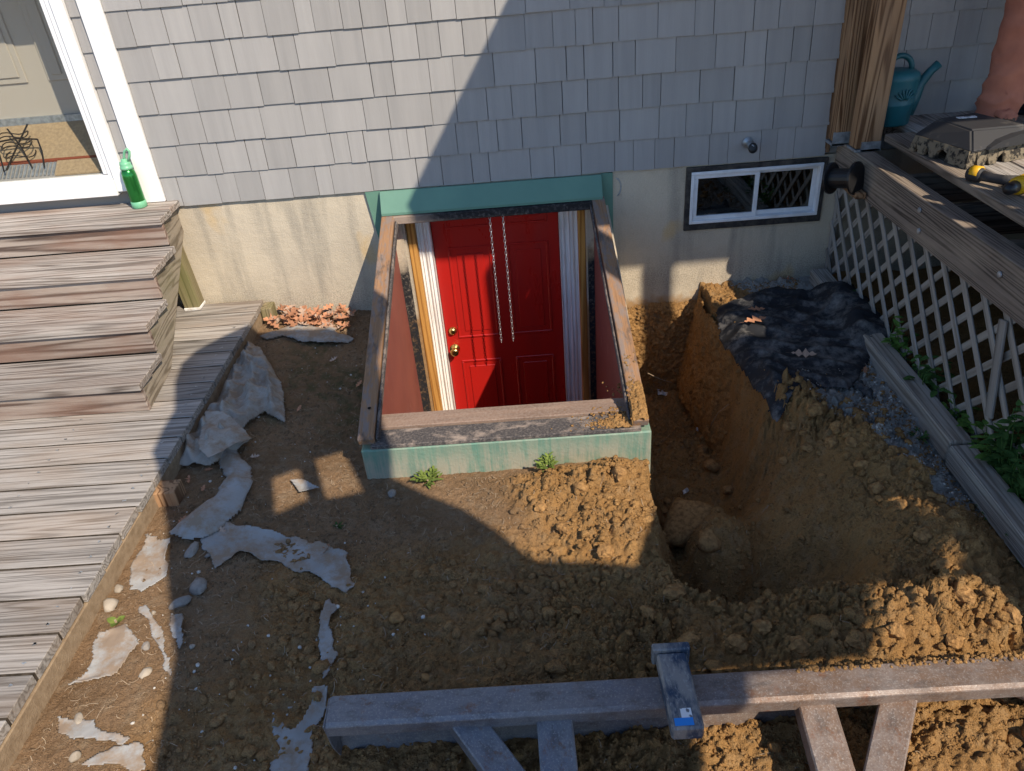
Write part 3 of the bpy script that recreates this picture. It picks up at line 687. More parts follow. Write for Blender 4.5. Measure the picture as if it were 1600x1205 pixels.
# spigot
sp = obj('spigot', lathe([(.028, 0), (.028, .006), (.013, .010), (.012, .05), (.016, .052), (.016, .07), (.011, .072), (.010, .08)], 18), M['galv'], house, (1.292, -.016, .665), (math.pi/2, 0, 0), True)
obj('tap_wheel', lathe([(.006, 0), (.022, .001), (.027, .006), (.022, .011), (.008, .011)], 14), M['black'], sp, (1.296, -.088, .655), (math.pi/2-.3, 0, .25), True)

# ------------------------------------------------------------------ cellar entry
ce = thing('cellar_bulkhead', 'open cellar bulkhead with green concrete front, peeling wood rails and sloping sides', 'bulkhead', (0, -.7, -.2))
obj('front_wall', boxes([((-.627, -1.46, -.65), (.571, -1.345, -.061))], .006), M['greenwear'], ce)
obj('side_wall', prism([(-1.345, -1.5), (-.001, -1.5), (-.001, .395), (-1.345, -.072)], 'x', -.635, -.609), M['concrete'], ce)
obj('side_wall', prism([(-1.345, -1.5), (-.001, -1.5), (-.001, .395), (-1.345, -.072)], 'x', .500, .571), M['concrete'], ce)
ck = [(-1.345, -1.5), (-.004, -1.5), (-.004, .393), (-1.345, -.074)]
obj('cheek_panel', prism(ck, 'x', -.6085, -.602), M['cheek'], ce); obj('cheek_panel', prism(ck, 'x', .494, .4995), M['cheek'], ce)
rr = board('rail', (-.600, -1.445, -.028), (-.604, -.055, .436), .068, .038, M['rail'], ce)
obj('nail', lathe([(.007, 0), (.007, .003), (.003, .004)], 10), M['dark'], rr, (-.596, -1.30, .042))
board('rail_lip', (-.557, -1.43, -.035), (-.560, -.075, .417), .012, .034, M['tar'], ce)
board('rail', (.528, -1.445, -.028), (.512, -.055, .440), .066, .038, M['rail'], ce)
board('rail_lip', (.486, -1.42, -.032), (.470, -.075, .418), .010, .034, M['tar'], ce)
board('sill_board', (-.585, -1.402, -.051), (.53, -1.402, -.051), .112, .02, M['tar'], ce)
board('sill_board', (-.585, -1.285, -.049), (.53, -1.285, -.049), .098, .026, M['sill'], ce)
board('header', (-.575, -.062, .424), (.478, -.062, .424), .085, .042, M['header'], ce)
obj('flashing', prism([(-.019, .562), (-.032, .562), (-.088, .462), (-.088, .449), (-.019, .449)], 'x', -.635, .535), M['green'], ce)
obj('flashing_flap', prism([(-.716, .562), (-.636, .562), (-.63, .20), (-.655, .13), (-.69, .33)], 'y', -.016, -.001), M['green'], ce)
obj('flashing_flap', prism([(.536, .562), (.597, .562), (.600, .05), (.573, -.02), (.50, .36), (.50, .44)], 'y', -.016, -.001), M['green'], ce)
for x0, x1 in ((-.6015, -.552), (.458, .4935)): obj('tar_coating', boxes([((x0, -.008, -1.5), (x1, -.001, .40))]), M['tarconc'], ce)
for x0, x1 in ((-.538, -.492), (.412, .449)):
    board('jamb_board', ((x0+x1)/2, .075, -1.5), ((x0+x1)/2, .075, .439), x1-x0, .09, M['jamb'], ce, up=(0, 1, 0))
def casing(x0, x1):
    w = x1-x0; pr_ = [(x0, .135), (x0, .085)]
    for i in range(4):
        a = x0+w*(i+.15)/4; b_ = x0+w*(i+.85)/4; y = .085+.004*(i % 2)
        pr_ += [(a, y), (a+.003, y+.006), (b_-.003, y+.006), (b_, y)]
    pr_ += [(x1, .085), (x1, .135)]; return prism(pr_, 'z', -1.48, .439)
obj('casing', casing(-.491, -.414), M['casing'], ce); obj('casing', casing(.309, .411), M['casing'], ce)
obj('inner_void', boxes([((-.6, .2, -1.55), (.5, .24, .44))]), M['dark'], ce)
rd = obj('cellar_door', boxes([((-.4135, .14, -1.46), (.3085, .182, .438))], .002), M['reddoor'], ce)
def panel(x0, x1, z0, z1):
    fb = frame_boxes(x0, x1, z0, z1, .014, .134, .1405) + [((x0+.045, .1355, z0+.045), (x1-.045, .1405, z1-.045))]
    return boxes(fb, .0028)
for x0, x1 in ((-.335, -.085), (.005, .245)):
    for z0, z1 in ((.265, .43), (-.44, .155), (-1.30, -.60)):
        obj('door_panel', panel(x0, x1, z0, z1), M['reddoor'], rd)
obj('deadbolt', lathe([(.027, 0), (.027, .006), (.020, .012), (.016, .02), (.006, .021)], 20), M['brass'], rd, (-.368, .14, -.387), (math.pi/2, 0, 0), True)
obj('door_knob', lathe([(.031, 0), (.031, .005), (.014, .010), (.012, .03), (.022, .036), (.027, .048), (.024, .060), (.012, .064), (.005, .063)], 22), M['brass'], rd, (-.367, .14, -.512), (math.pi/2, 0, 0), True)
def chain(x, ztop, zbot, y, label):
    bm = bmesh.new(); n = int((ztop-zbot)/.0175)
    for i in range(n):
        z = ztop-.0175*i; a = (i % 2)*math.pi/2+.35
        pts = []
        for t in np.linspace(0, 2*math.pi, 11):
            u = .0055*math.cos(t); w = .0115*math.sin(t); pts.append((x+u*math.cos(a), y+u*math.sin(a), z+w))
        badd_tube(bm, pts, .0017, 5, False)
    badd_tube(bm, [(x, y, ztop+.012), (x, y+.015, ztop+.028)], .004, 6)
    return tag(obj('chain', bm_mesh(bm), M['steel'], smooth=True), label, 'chain')
chain(-.066, .395, -.375, -.085, 'steel chain hanging over the red door on the deadbolt side')
chain(.004, .398, -.375, -.085, 'steel chain hanging over the red door, farther from the deadbolt')

# ------------------------------------------------------------------ left deck and steps
dk = thing('wooden_deck', 'low grey weathered plank deck with mossy edge beside the bulkhead yard', 'deck', (-2.3, -1.6, -.12))
PITCH = .1455
for k in range(-7, 16):
    y1 = -1.0574-PITCH*k; y0 = y1-PITCH
    xe = -1.403-.0012*k+random.uniform(-.006, .004)
    board('deck_board', (-3.75, (y0+y1)/2, -.019+random.uniform(-.0012, .0012)), (xe, (y0+y1)/2, -.019), PITCH-.010, .036, M['deck'], dk, bev=.002)
bm = bmesh.new()
for k in range(-7, 16):
    for x in (-1.47, -1.92, -2.37, -2.82, -3.27):
        for dy in (.038, .108):
            c_ = bmesh.ops.create_circle(bm, cap_ends=True, segments=8, radius=.0042)['verts']
            for v in c_: v.co += Vector((x+random.uniform(-.008, .008), -1.0574-PITCH*k-dy+random.uniform(-.004, .004), .0006))
tag(obj('screw_head', bm_mesh(bm), M['galv'], dk), kind='stuff')
tag(obj('gap_shade_fill', boxes([((-3.74, -1.0574-PITCH*k-.0046, -.034), (-1.42, -1.0574-PITCH*k+.0046, -.004)) for k in range(-6, 16)]), M['gapshade'], dk), kind='stuff')  # dark filler added to darken the sunlit gaps between boards
board('fascia', (-1.432, -3.4, -.105), (-1.425, -.04, -.105), .035, .13, M['fascia'], dk)
board('edge_post', (-1.372, -1.625, -.20), (-1.372, -1.625, -.045), .085, .085, M['post'], dk, up=(0, 1, 0))
board('edge_post', (-1.372, -.075, -.20), (-1.372, -.075, -.022), .06, .09, M['deckedge'], dk, up=(0, 1, 0))
st = thing('porch_steps', 'weathered grey wooden steps with sawtooth stringer up to the glazed door', 'steps', (-2.3, -.6, 0))
NOS = [(-1.150, -1.615), (-.880, -1.641), (-.612, -1.668), (-.300, -1.700)]; RIS = [-1.132, -.862, -.594, -.282]
for k, (yn, xe) in enumerate(NOS):
    z = .15*(k+1); yb = RIS[k+1] if k < 3 else 0.0; d = (yb-.004-yn); h = d/2
    board('tread', (-3.75, yn+h/2, z-.018), (xe, yn+h/2, z-.018), h-.005, .034, M['step'], st, bev=.003)
    board('tread', (-3.75, yn+1.5*h, z-.018), (xe-.008, yn+1.5*h, z-.018), h-.005, .034, M['step'], st, bev=.003)
    board('riser', (-3.75, RIS[k]+.012, z-.15/2-.018), (xe-.006, RIS[k]+.012, z-.15/2-.018), .024, .113, M['riser'], st)
saw = []
for k in range(4):
    yb = RIS[k+1] if k < 3 else -.005
    saw += [(RIS[k]+.024, .15*k+(.0015 if k == 0 else -.037)), (RIS[k]+.024, .15*(k+1)-.037)]
    if k == 3: saw += [(yb, .15*4-.037)]
saw += [(-.005, .42), (-.77, .0015)]
me = prism(saw, 'x', -.04, 0)
for v in me.vertices: v.co.x += -1.621-.105*(v.co.y+1.13)
obj('stringer', me, M['stringer'], st)
pb = on((300, 484), 'z', 0.0)
sp_ = board('support_post', (pb[0]+.01, pb[1]+.03, .012), (pb[0]-.02, pb[1]+.03, .56), .085, .085, M['deckedge'], st, up=(0, 1, 0))
obj('post_foot', boxes([((pb[0]-.036, pb[1]-.02, .001), (pb[0]+.056, pb[1]+.075, .018))], .003), M['plasticwhite'], sp_)

# bottle on the landing
bt = thing('water_bottle', 'shiny green metal water bottle with mint lid standing on the top step', 'bottle', (-1.885, -.085, .6))
obj('bottle_body', lathe([(.034, .03), (.036, .035), (.036, .165), (.033, .185), (.027, .197), (.024, .2)], 28), M['greenmetal'], bt, (-1.885, -.085, .6), None, True)
obj('base_sleeve', lathe([(.034, 0), (.038, .004), (.038, .034), (.0365, .035)], 28), M['mint'], bt, (-1.885, -.085, .6), None, True)
ld = obj('lid', lathe([(.027, .199), (.031, .2), (.031, .212), (.028, .214), (.028, .224), (.026, .236), (.016, .238), (.014, .25), (.010, .252)], 24), M['mint'], bt, (-1.885, -.085, .6), None, True)
obj('carry_loop', tube([(-1.865, -.085, .836), (-1.850, -.085, .862), (-1.842, -.085, .885), (-1.850, -.085, .898), (-1.866, -.085, .888), (-1.878, -.085, .862), (-1.882, -.085, .84)], .0065, 8), M['mint'], ld, smooth=True)

# ------------------------------------------------------------------ raised deck on the right
rk = thing('raised_porch', 'raised porch deck with lattice skirt, grey rim beam and treated posts', 'porch', (3, -1.1, -.12))
DZ = .737
for i in range(16):
    x = 1.926+.146*i
    board('deck_board', (x, -2.32, DZ-.019), (x, -.006 if i else -.30, DZ-.019), .139, .036, M['beam' if i < 1 else 'deck'], rk, bev=.004)
for i in range(3): board('end_board', (1.905+.09*i, -.12, DZ-.040+.001*i), (1.905+.09*i, -.006, DZ-.040), .085, .036, M['beam'], rk)
board('rim_beam', (1.795, -2.34, .556), (1.795, -.03, .556), .09, .178, M['beam'], rk)
for y in (-.55, -.95, -1.35, -1.8): board('joist', (1.845, y, .54), (4.2, y, .54), .04, .14, M['beam'], rk)
for x, y, z in ((1.747, -.95, .60), (1.747, -.98, .52), (1.747, -1.55, .58)):
    obj('bolt', lathe([(.012, 0), (.011, .004), (.004, .006)], 10), M['galv'], rk, (x, y, z), (0, -math.pi/2, 0))
p1 = board('post', (1.765, -.062, .655), (1.765, -.062, 3.0), .13, .09, M['post'], rk, up=(0, 1, 0))
obj('post_base', boxes([((1.692, -.112, .640), (1.838, -.102, .705)), ((1.692, -.112, .638), (1.838, -.012, .650))]), M['galv'], p1)
board('nailer', (1.708, -.008, .58), (1.708, -.008, 3.0), .03, .012, M['post'], rk, up=(0, 1, 0))
p2 = board('post', (1.805, -.215, .66), (1.805, -.215, 3.0), .120, .085, M['post'], rk, up=(0, 1, 0))
obj('post_base', boxes([((1.770, -.266, .647), (1.862, -.259, .692)), ((1.742, -.266, .6465), (1.868, -.170, .657))]), M['galv'], p2)
board('post', (2.00, -2.26, .656), (2.00, -2.26, 3.0), .14, .14, M['post'], rk, up=(0, 1, 0))
board('post', (2.755, -2.27, .74), (2.755, -2.27, 3.0), .10, .10, M['post'], rk, up=(0, 1, 0))
board('post', (4.1, -2.27, .74), (4.1, -2.27, 3.0), .14, .14, M['post'], rk, up=(0, 1, 0))
obj('porch_roof', prism([(1.24, -.02), (1.24, -2.14), (1.93, -2.14), (1.94, -2.34), (4.9, -2.34), (4.9, -.02)], 'z', 3.0, 3.14), M['roof'], rk)
# lattice, every slat a piece
LZ0, LZ1 = -.115, .462
def slat(y0, s, x):
    pts = []
    L = (LZ1-LZ0)
    a = Vector((x, y0, LZ1)); b_ = Vector((x, y0-s*L*.93, LZ0))
    if min(a.y, b_.y) < -2.35 or max(a.y, b_.y) > -.005:
        lim = -.005 if max(a.y, b_.y) > -.005 else -2.35
        if (a.y-lim)*(b_.y-lim) >= 0: return
        t = (lim-a.y)/(b_.y-a.y); m_ = a+(b_-a)*t
        inside = lambda p: -2.35 <= p.y <= -.005
        if inside(a): b_ = m_
        else: a = m_
    if (b_-a).length < .04: return
    board('lattice_slat', a, b_, .031, .007, M['lattice'], rk, up=(-1, 0, 0), bev=.0015)
for i in range(-4, 22):
    y = -.06-.150*i
    slat(y, 1, 1.792); slat(y+.07, -1, 1.801)
board('lattice_frame', (1.806, -.022, -.12), (1.806, -.022, .46), .035, .02, M['lattice'], rk, up=(-1, 0, 0))
ba = on((1568, 500), 'x', 1.778); bb = on((1545, 652), 'x', 1.778)
board('brace_slat', ba, bb, .042, .012, M['lattice'], rk, up=(-1, 0, 0))
obj('light_block_skirt', boxes([((4.24, -2.32, -.2), (4.27, -.01, .7)), ((1.85, -2.33, -.2), (4.24, -2.30, .7))]), M['beam'], rk)  # unseen boards added to keep sky light out from under the deck

# timber edging
t1 = tag(board('timber', (1.708, -1.675, -.095), (1.735, -.075, -.095), .092, .095, M['timber'], bev=.006), 'grey landscape timber running from the foundation past the black fabric', 'timber')
t2 = tag(board('timber', (1.672, -3.2, -.102), (1.704, -1.684, -.102), .092, .095, M['timber'], bev=.006), 'grey landscape timber butted to the end of the longer fabric-side timber', 'timber')

# watering can
wc = thing('watering_can', 'teal plastic watering can with floral relief behind the porch posts', 'watering can', (1.945, -.135, DZ))
wb = obj('can_body', lathe([(.105, 0), (.112, .006), (.118, .09), (.122, .095), (.122, .105), (.118, .11), (.128, .205), (.130, .215), (.122, .235), (.095, .250), (.04, .254)], 32, .80, .66), M['teal'], wc, (1.945, -.135, DZ), None, True)
bm = bmesh.new()
for a in range(-3, 4):
    t = a*.33; x0, z0 = 1.96, DZ+.118
    pts = [(x0+r*math.sin(t), -.135-.085*math.sqrt(max(.02, 1-((x0+r*math.sin(t)-1.945)/.1)**2))-.002, z0+r*math.cos(t)) for r in np.linspace(.012, .062, 6)]
    badd_tube(bm, pts, [.002, .004, .005, .005, .004, .001], 6)
obj('floral_relief', bm_mesh(bm), M['teal'], wb, smooth=True)
obj('spout', tube([(2.01, -.135, DZ+.05), (2.04, -.135, DZ+.12), (2.06, -.135, DZ+.18), (2.10, -.135, DZ+.235), (2.13, -.135, DZ+.262)], [.045, .034, .024, .019, .021], 14), M['teal'], wc, smooth=True)
obj('top_handle', tube([(1.945+.06*math.cos(t), -.135, DZ+.245+.068*math.sin(t)) for t in np.linspace(0, math.pi, 12)], .013, 10), M['teal'], wc, smooth=True)
obj('side_handle', tube([(1.87, -.138, DZ+.225), (1.81, -.14, DZ+.215), (1.79, -.14, DZ+.17), (1.80, -.14, DZ+.10), (1.86, -.138, DZ+.06)], .012, 10), M['teal'], wc, smooth=True)

# mud-caked case
def arch():
    me = prism([(-.11, DZ+.072), (.20, DZ+.072), (.20, DZ+.118), (.08, DZ+.114), (-.03, DZ+.100), (-.095, DZ+.082)], 'y', -.188, -.13)
    for v in me.vertices: v.co.x, v.co.y = cr((v.co.x, v.co.y))
    return me
cs = thing('plastic_case', 'mud-caked dark plastic case with arched lid lying on the porch boards', 'case', (2.14, -.60, DZ))
def hull(bot, top, z0, z1, bev):
    bm = bmesh.new(); A = [bm.verts.new((x, y, z0)) for x, y in bot]; B = [bm.verts.new((x, y, z1)) for x, y in top]
    bm.faces.new(A[::-1]); bm.faces.new(B); n = len(A)
    for i in range(n): bm.faces.new((A[i], A[(i+1) % n], B[(i+1) % n], B[i]))
    bmesh.ops.bevel(bm, geom=bm.edges[:], offset=bev, segments=2, affect='EDGES'); return bm_mesh(bm)
CA = math.radians(16); ccx, ccy = 2.03, -.70
def cr(p):
    p = (p[0]*.72, p[1]*.95)
    return (ccx+p[0]*math.cos(CA)-p[1]*math.sin(CA), ccy+p[0]*math.sin(CA)+p[1]*math.cos(CA))
# base wall with notches, as upright slabs round the rim
notch = [(-.20, .0), (-.165, .0), (-.15, .04), (-.135, 0), (-.09, 0), (-.075, .035), (-.06, .012), (-.05, 0), (-.01, 0), (.0, .03), (.025, .045), (.05, .035), (.055, 0), (.20, 0)]
base = []
bm = bmesh.new()
for (p, q) in (((-.20, -.17), (.20, -.17)), ((.20, -.17), (.20, .17)), ((.20, .17), (-.20, .17)), ((-.20, .17), (-.20, -.17))):
    lo_ = []; hi_ = []
    for s_, h in notch:
        t = (s_+.20)/.40; x = p[0]+(q[0]-p[0])*t; y = p[1]+(q[1]-p[1])*t
        a_ = cr((x, y)); b_ = cr((x*.93, y*.93)); lo_.append(bm.verts.new((a_[0], a_[1], DZ+.001+h))); hi_.append(bm.verts.new((b_[0], b_[1], DZ+.068)))
    for i in range(len(lo_)-1): bm.faces.new((lo_[i], lo_[i+1], hi_[i+1], hi_[i]))
cb = obj('case_base', bm_mesh(bm), M['mud'], cs); md = cb.modifiers.new('thick', 'SOLIDIFY'); md.thickness = .012
obj('case_lid', hull([cr(p) for p in ((-.205, -.175), (.205, -.175), (.205, .175), (-.205, .175))], [cr(p) for p in ((-.13, -.09), (.185, -.145), (.17, .13), (-.10, .13))], DZ+.066, DZ+.135, .008), M['blackrough'], cs)
obj('lid_arch', arch(), M['blackrough'], cs)
obj('case_label', boxes([((2.00, -.635, DZ+.1352), (2.08, -.61, DZ+.137))]), M['sticker_white'], cs)

# cordless tool
dr = thing('cordless_drill', 'yellow and black cordless drill lying on the porch boards', 'drill', (2.12, -.98, DZ))
d0 = on((1513, 270), 'z', DZ+.03); d1 = on((1600, 288), 'z', DZ+.035); dv = Vector(d1)-Vector(d0); du = dv.normalized(); ds = du.cross(Vector((0, 0, 1)))
P_ = lambda a, b_=0, c=0: tuple(Vector(d0)+du*a+ds*b_+Vector((0, 0, c)))
obj('battery_foot', tube([P_(0), P_(.008), P_(.05), P_(.058)], [.022, .03, .028, .02], 12), M['blackrough'], dr, smooth=True)
obj('foot_band', tube([P_(.014, 0, .004), P_(.048, 0, .006)], .0285, 12), M['yellow'], dr, smooth=True)
obj('grip', tube([P_(.05), P_(.09, 0, -.002), P_(.14), P_(.19, 0, .003)], [.021, .018, .019, .025], 12), M['blackrough'], dr, smooth=True)
bd = obj('motor_housing', tube([P_(.215, -.075, .004), P_(.215, -.06, .004), P_(.215, .045, .004), P_(.215, .06, .004)], [.022, .034, .034, .024], 14), M['yellow'], dr, smooth=True)
obj('chuck', tube([P_(.215, .06, .004), P_(.215, .10, .004), P_(.215, .115, .004)], [.024, .022, .012], 14), M['black'], dr, smooth=True)
obj('vent', boxes([(tuple(Vector(P_(.195, -.03, .035))), tuple(Vector(P_(.195, -.03, .035))+Vector((.03, .012, .004))))]), M['black'], bd)

# hose reel hanging on the beam
hr = thing('cord_reel', 'black plastic cord reel with two flanges on the porch rim beam', 'reel', (1.69, -.38, .56))
def disc(c, r, th, ax):
    a = Vector(ax).normalized(); c = Vector(c)
    return tube([c-a*th, c-a*th*.6, c+a*th*.6, c+a*th], [r*.9, r, r, r*.9], 26)
AX = (.62, -.75, .18); c1 = Vector((1.62, -.33, .55)); c2 = c1+Vector(AX).normalized()*.125
obj('flange', disc(c1, .075, .008, AX), M['black'], hr); obj('flange', disc(c2, .078, .008, AX), M['black'], hr)
obj('hub', tube([c1, c2], .047, 20), M['black'], hr)
board('reel_block', (1.715, -.47, .50), (1.715, -.30, .50), .05, .03, M['post'], hr)

# folded dark cloth
fc = thing('folded_cloth', 'folded navy cloth heap by the wall on the porch boards', 'cloth', (2.62, -.09, DZ))
for i, (w, d) in enumerate(((.17, .075), (.16, .07), (.15, .066), (.13, .06))):
    me = lathe([(.02, 0), (.95, .004), (1.0, .014), (.95, .024), (.02, .028)], 30, w, d)
    for v in me.vertices: v.co.z += .008*math.sin(v.co.x*40+i); v.co.x += .01*math.sin(v.co.y*50+i*2)
    obj('cloth_fold', me, M['navy'], fc, (2.60+.012*i, -.095, DZ+.001+.027*i), None, True)

# ------------------------------------------------------------------ person on the porch (only the lower leg enters the frame)
def skin_mesh(verts, edges, radii, root):
    me = bpy.data.meshes.new('skeleton'); me.from_pydata(verts, edges, []); o = bpy.data.objects.new('tmp', me); col.objects.link(o)
    m1 = o.modifiers.new('s', 'SKIN'); m2 = o.modifiers.new('d', 'SUBSURF'); m2.levels = 2
    for i, sv in enumerate(me.skin_vertices[0].data): sv.radius = radii[i] if hasattr(radii[i], '__len__') else (radii[i], radii[i]); sv.use_root = (i == root)
    dg = bpy.context.evaluated_depsgraph_get(); ev = bpy.data.meshes.new_from_object(o.evaluated_get(dg)); bpy.data.objects.remove(o); return ev
BX, BY = 2.555, -.29
sk = [((BX, BY, DZ+.95), (.15, .12)), ((BX, BY, DZ+1.12), (.14, .11)), ((BX, BY, DZ+1.33), (.17, .12)), ((BX, BY, DZ+1.43), (.13, .09)), ((BX, BY, DZ+1.50), .058), ((BX, BY-.01, DZ+1.60), .085), ((BX, BY-.01, DZ+1.70), .082),
      ((BX-.10, BY, DZ+.84), .092), ((BX-.17, BY-.02, DZ+.48), .074), ((BX-.175, BY-.01, DZ+.28), .070), ((BX-.195, BY-.01, DZ+.10), .070), ((BX-.20, BY-.02, DZ+.045), .05), ((BX-.20, BY-.15, DZ+.036), (.045, .035)),
      ((BX+.10, BY, DZ+.84), .092), ((BX+.13, BY-.02, DZ+.48), .088), ((BX+.13, BY, DZ+.28), .086), ((BX+.14, BY, DZ+.10), .085), ((BX+.14, BY-.01, DZ+.045), .05), ((BX+.14, BY-.14, DZ+.036), (.045, .035)),
      ((BX-.19, BY, DZ+1.37), .058), ((BX-.25, BY, DZ+1.10), .045), ((BX-.24, BY-.12, DZ+.88), .034), ((BX-.235, BY-.17, DZ+.80), (.03, .018)), ((BX-.23, BY-.21, DZ+.73), .011), ((BX-.215, BY-.20, DZ+.735), .010), ((BX-.245, BY-.20, DZ+.74), .010), ((BX-.20, BY-.15, DZ+.77), .011),
      ((BX+.19, BY, DZ+1.37), .058), ((BX+.25, BY, DZ+1.10), .045), ((BX+.24, BY-.10, DZ+.88), .034), ((BX+.235, BY-.15, DZ+.80), (.03, .018)), ((BX+.23, BY-.19, DZ+.73), .011), ((BX+.215, BY-.18, DZ+.735), .010), ((BX+.245, BY-.18, DZ+.74), .010), ((BX+.20, BY-.13, DZ+.77), .011)]
eg = [(0, 1), (1, 2), (2, 3), (3, 4), (4, 5), (5, 6), (0, 7), (7, 8), (8, 9), (9, 10), (10, 11), (11, 12), (0, 13), (13, 14), (14, 15), (15, 16), (16, 17), (17, 18),
      (3, 19), (19, 20), (20, 21), (21, 22), (22, 23), (22, 24), (22, 25), (22, 26), (3, 27), (27, 28), (28, 29), (29, 30), (30, 31), (30, 32), (30, 33), (30, 34)]
pe = thing('person', 'person in rust-coloured canvas trousers standing on the porch by the mud-caked case', 'person', (BX, BY, DZ))
bme = skin_mesh([s_[0] for s_ in sk], eg, [s_[1] for s_ in sk], 0)
bm = bmesh.new(); bm.from_mesh(bme); bmesh.ops.subdivide_edges(bm, edges=[e for e in bm.edges if max(v.co.z for v in e.verts) < DZ+.6], cuts=1, use_grid_fill=True); bm.to_mesh(bme); bm.free()
co = np.zeros(len(bme.vertices)*3); bme.vertices.foreach_get('co', co); co = co.reshape(-1, 3); nrm = np.array([v.normal[:] for v in bme.vertices])
zr = co[:, 2]-DZ; leg = (zr < .86) & (zr > .055) & (np.abs(co[:, 0]-BX) < .34) & (co[:, 1] > BY-.12)
ang = np.arctan2(co[:, 1]-BY, co[:, 0]-BX+.185*np.sign(BX-co[:, 0]+1e-6))
fold = fbm(ang*.55+5, co[:, 2]*13+ang*1.1, 1.6, 2, 400)
amt = .006 + .016*np.clip((.34-zr)/.25, 0, 1)
co[leg] += nrm[leg]*(np.abs(fold)*2.0*amt-.2*amt)[leg][:, None]
bme.vertices.foreach_set('co', co.ravel()); bme.update()
for nm in ('trousers', 'shirt', 'skin', 'boot'): bme.materials.append(M[nm])
mi = []
for p in bme.polygons:
    z = p.center.z-DZ; ax = abs(p.center.x-BX)
    if z < .06: mi.append(3)
    elif z < .98 and not (ax > .185 and z > .60): mi.append(0)
    elif z > 1.47 or (ax > .185 and z < 1.08): mi.append(2)
    else: mi.append(1)
bme.polygons.foreach_set('material_index', mi)
pbody = obj('body', bme, None, pe, (0, 0, 0), None, True)
for lx_, ly_ in ((BX-.185, BY-.012), (BX+.135, BY-.005)):
    zs_ = np.linspace(.028, .60, 70); ths = np.linspace(0, 2*math.pi, 41)[:-1]; V = []; F = []
    for i, z in enumerate(zs_):
        low = max(0, 1-z/.26)
        for j, t in enumerate(ths):
            ph = 62*z+1.6*math.sin(t+.6)+2.5*float(fbm(np.array([math.cos(t)*1.3+3]), np.array([math.sin(t)*1.3+z*7]), 1., 2, 420)[0])
            rr_ = .083+.018*low + (.004+.020*low)*((1-abs(math.sin(ph*.5)))**1.5-.3) + .010*float(fbm(np.array([t*.8]), np.array([z*9]), 1.5, 2, 430)[0])
            V.append((lx_-.012*low+rr_*math.cos(t), ly_+rr_*.98*math.sin(t), DZ+z))
    for i in range(len(zs_)-1):
        for j in range(40): F.append((i*40+j, i*40+(j+1) % 40, (i+1)*40+(j+1) % 40, (i+1)*40+j))
    o = obj('trouser_leg', pydata('trouser_leg', V, F), M['trousers'], pe, smooth=True); o.modifiers.new('t', 'SOLIDIFY').thickness = .004
obj('hair', lathe([(.088, .0), (.096, .04), (.09, .085), (.06, .115), (.02, .125)], 20, .95, 1.0), M['hair'], pe, (BX, BY+.012, DZ+1.64), None, True)
fbm_ = bmesh.new(); badd_tube(fbm_, [(BX, BY-.085, DZ+1.655), (BX, BY-.112, DZ+1.62), (BX, BY-.085, DZ+1.61)], [.008, .014, .008], 8)
for s_ in (-1, 1):
    badd_tube(fbm_, [(BX+s_*.084, BY, DZ+1.67), (BX+s_*.094, BY, DZ+1.645), (BX+s_*.084, BY-.004, DZ+1.615)], [.008, .013, .007], 8)
obj('face_features', bm_mesh(fbm_), M['skin'], pe, smooth=True)

# ------------------------------------------------------------------ machine: blade in view, unseen boom overhead; canopy and slab shaped to cast shade
ex = thing('mini_excavator', 'compact excavator whose worn rusty steel dozer blade crosses the dirt', 'excavator', (.5, -4.6, -.19))
bl = obj('blade', prism([(-2.735, .0), (-2.655, .004), (-2.645, -.012), (-2.640, -.06), (-2.668, -.20), (-2.645, -.33), (-2.657, -.33), (-2.684, -.20), (-2.660, -.062), (-2.664, -.016), (-2.728, -.018), (-2.735, -.045), (-2.742, -.045), (-2.742, -.006)], 'x', -.512, 1.60, .002), M['rust'], ex)
obj('top_rail', boxes([((-.512, -2.738, -.02), (1.60, -2.648, .004)), ((-.47, -2.715, -.085), (1.56, -2.672, -.021))], .006), M['rust'], bl)
obj('end_plate', prism([(-2.742, -.0), (-2.655, .0), (-2.650, -.19), (-2.700, -.20), (-2.728, -.12)], 'x', -.517, -.5125, .001), M['rust'], bl)
obj('end_plate', prism([(-2.742, -.0), (-2.655, .0), (-2.650, -.19), (-2.700, -.20), (-2.728, -.12)], 'x', 1.6005, 1.606, .001), M['rust'], bl)
for a, b_, w in (((-.155, -2.70, -.055), (.26, -3.25, -.16), .085), ((.095, -2.70, -.050), (.11, -3.3, -.16), .095), ((.785, -2.70, -.050), (.765, -3.3, -.16), .095), ((1.02, -2.70, -.055), (.68, -3.25, -.16), .085)):
    board('brace_arm', a, b_, w, .055, M['rust'], bl, bev=.004)
obj('end_hook', tube([(1.30, -2.71, -.04), (1.36, -2.735, -.06), (1.42, -2.74, -.05), (1.46, -2.73, -.02)], .022, 10), M['rust'], bl, smooth=True)
bk = obj('blade_bracket', boxes([((.384, -2.84, .006), (.464, -2.615, .056))], .006), M['blue'], ex)
obj('bracket_cap', boxes([((.374, -2.615, .002), (.476, -2.590, .066))], .004), M['blue'], bk)
obj('label', boxes([((.393, -2.832, .0562), (.440, -2.811, .057))]), M['sticker_blue'], bk)
obj('label', boxes([((.413, -2.811, .0562), (.440, -2.785, .057))]), M['sticker_white'], bk)
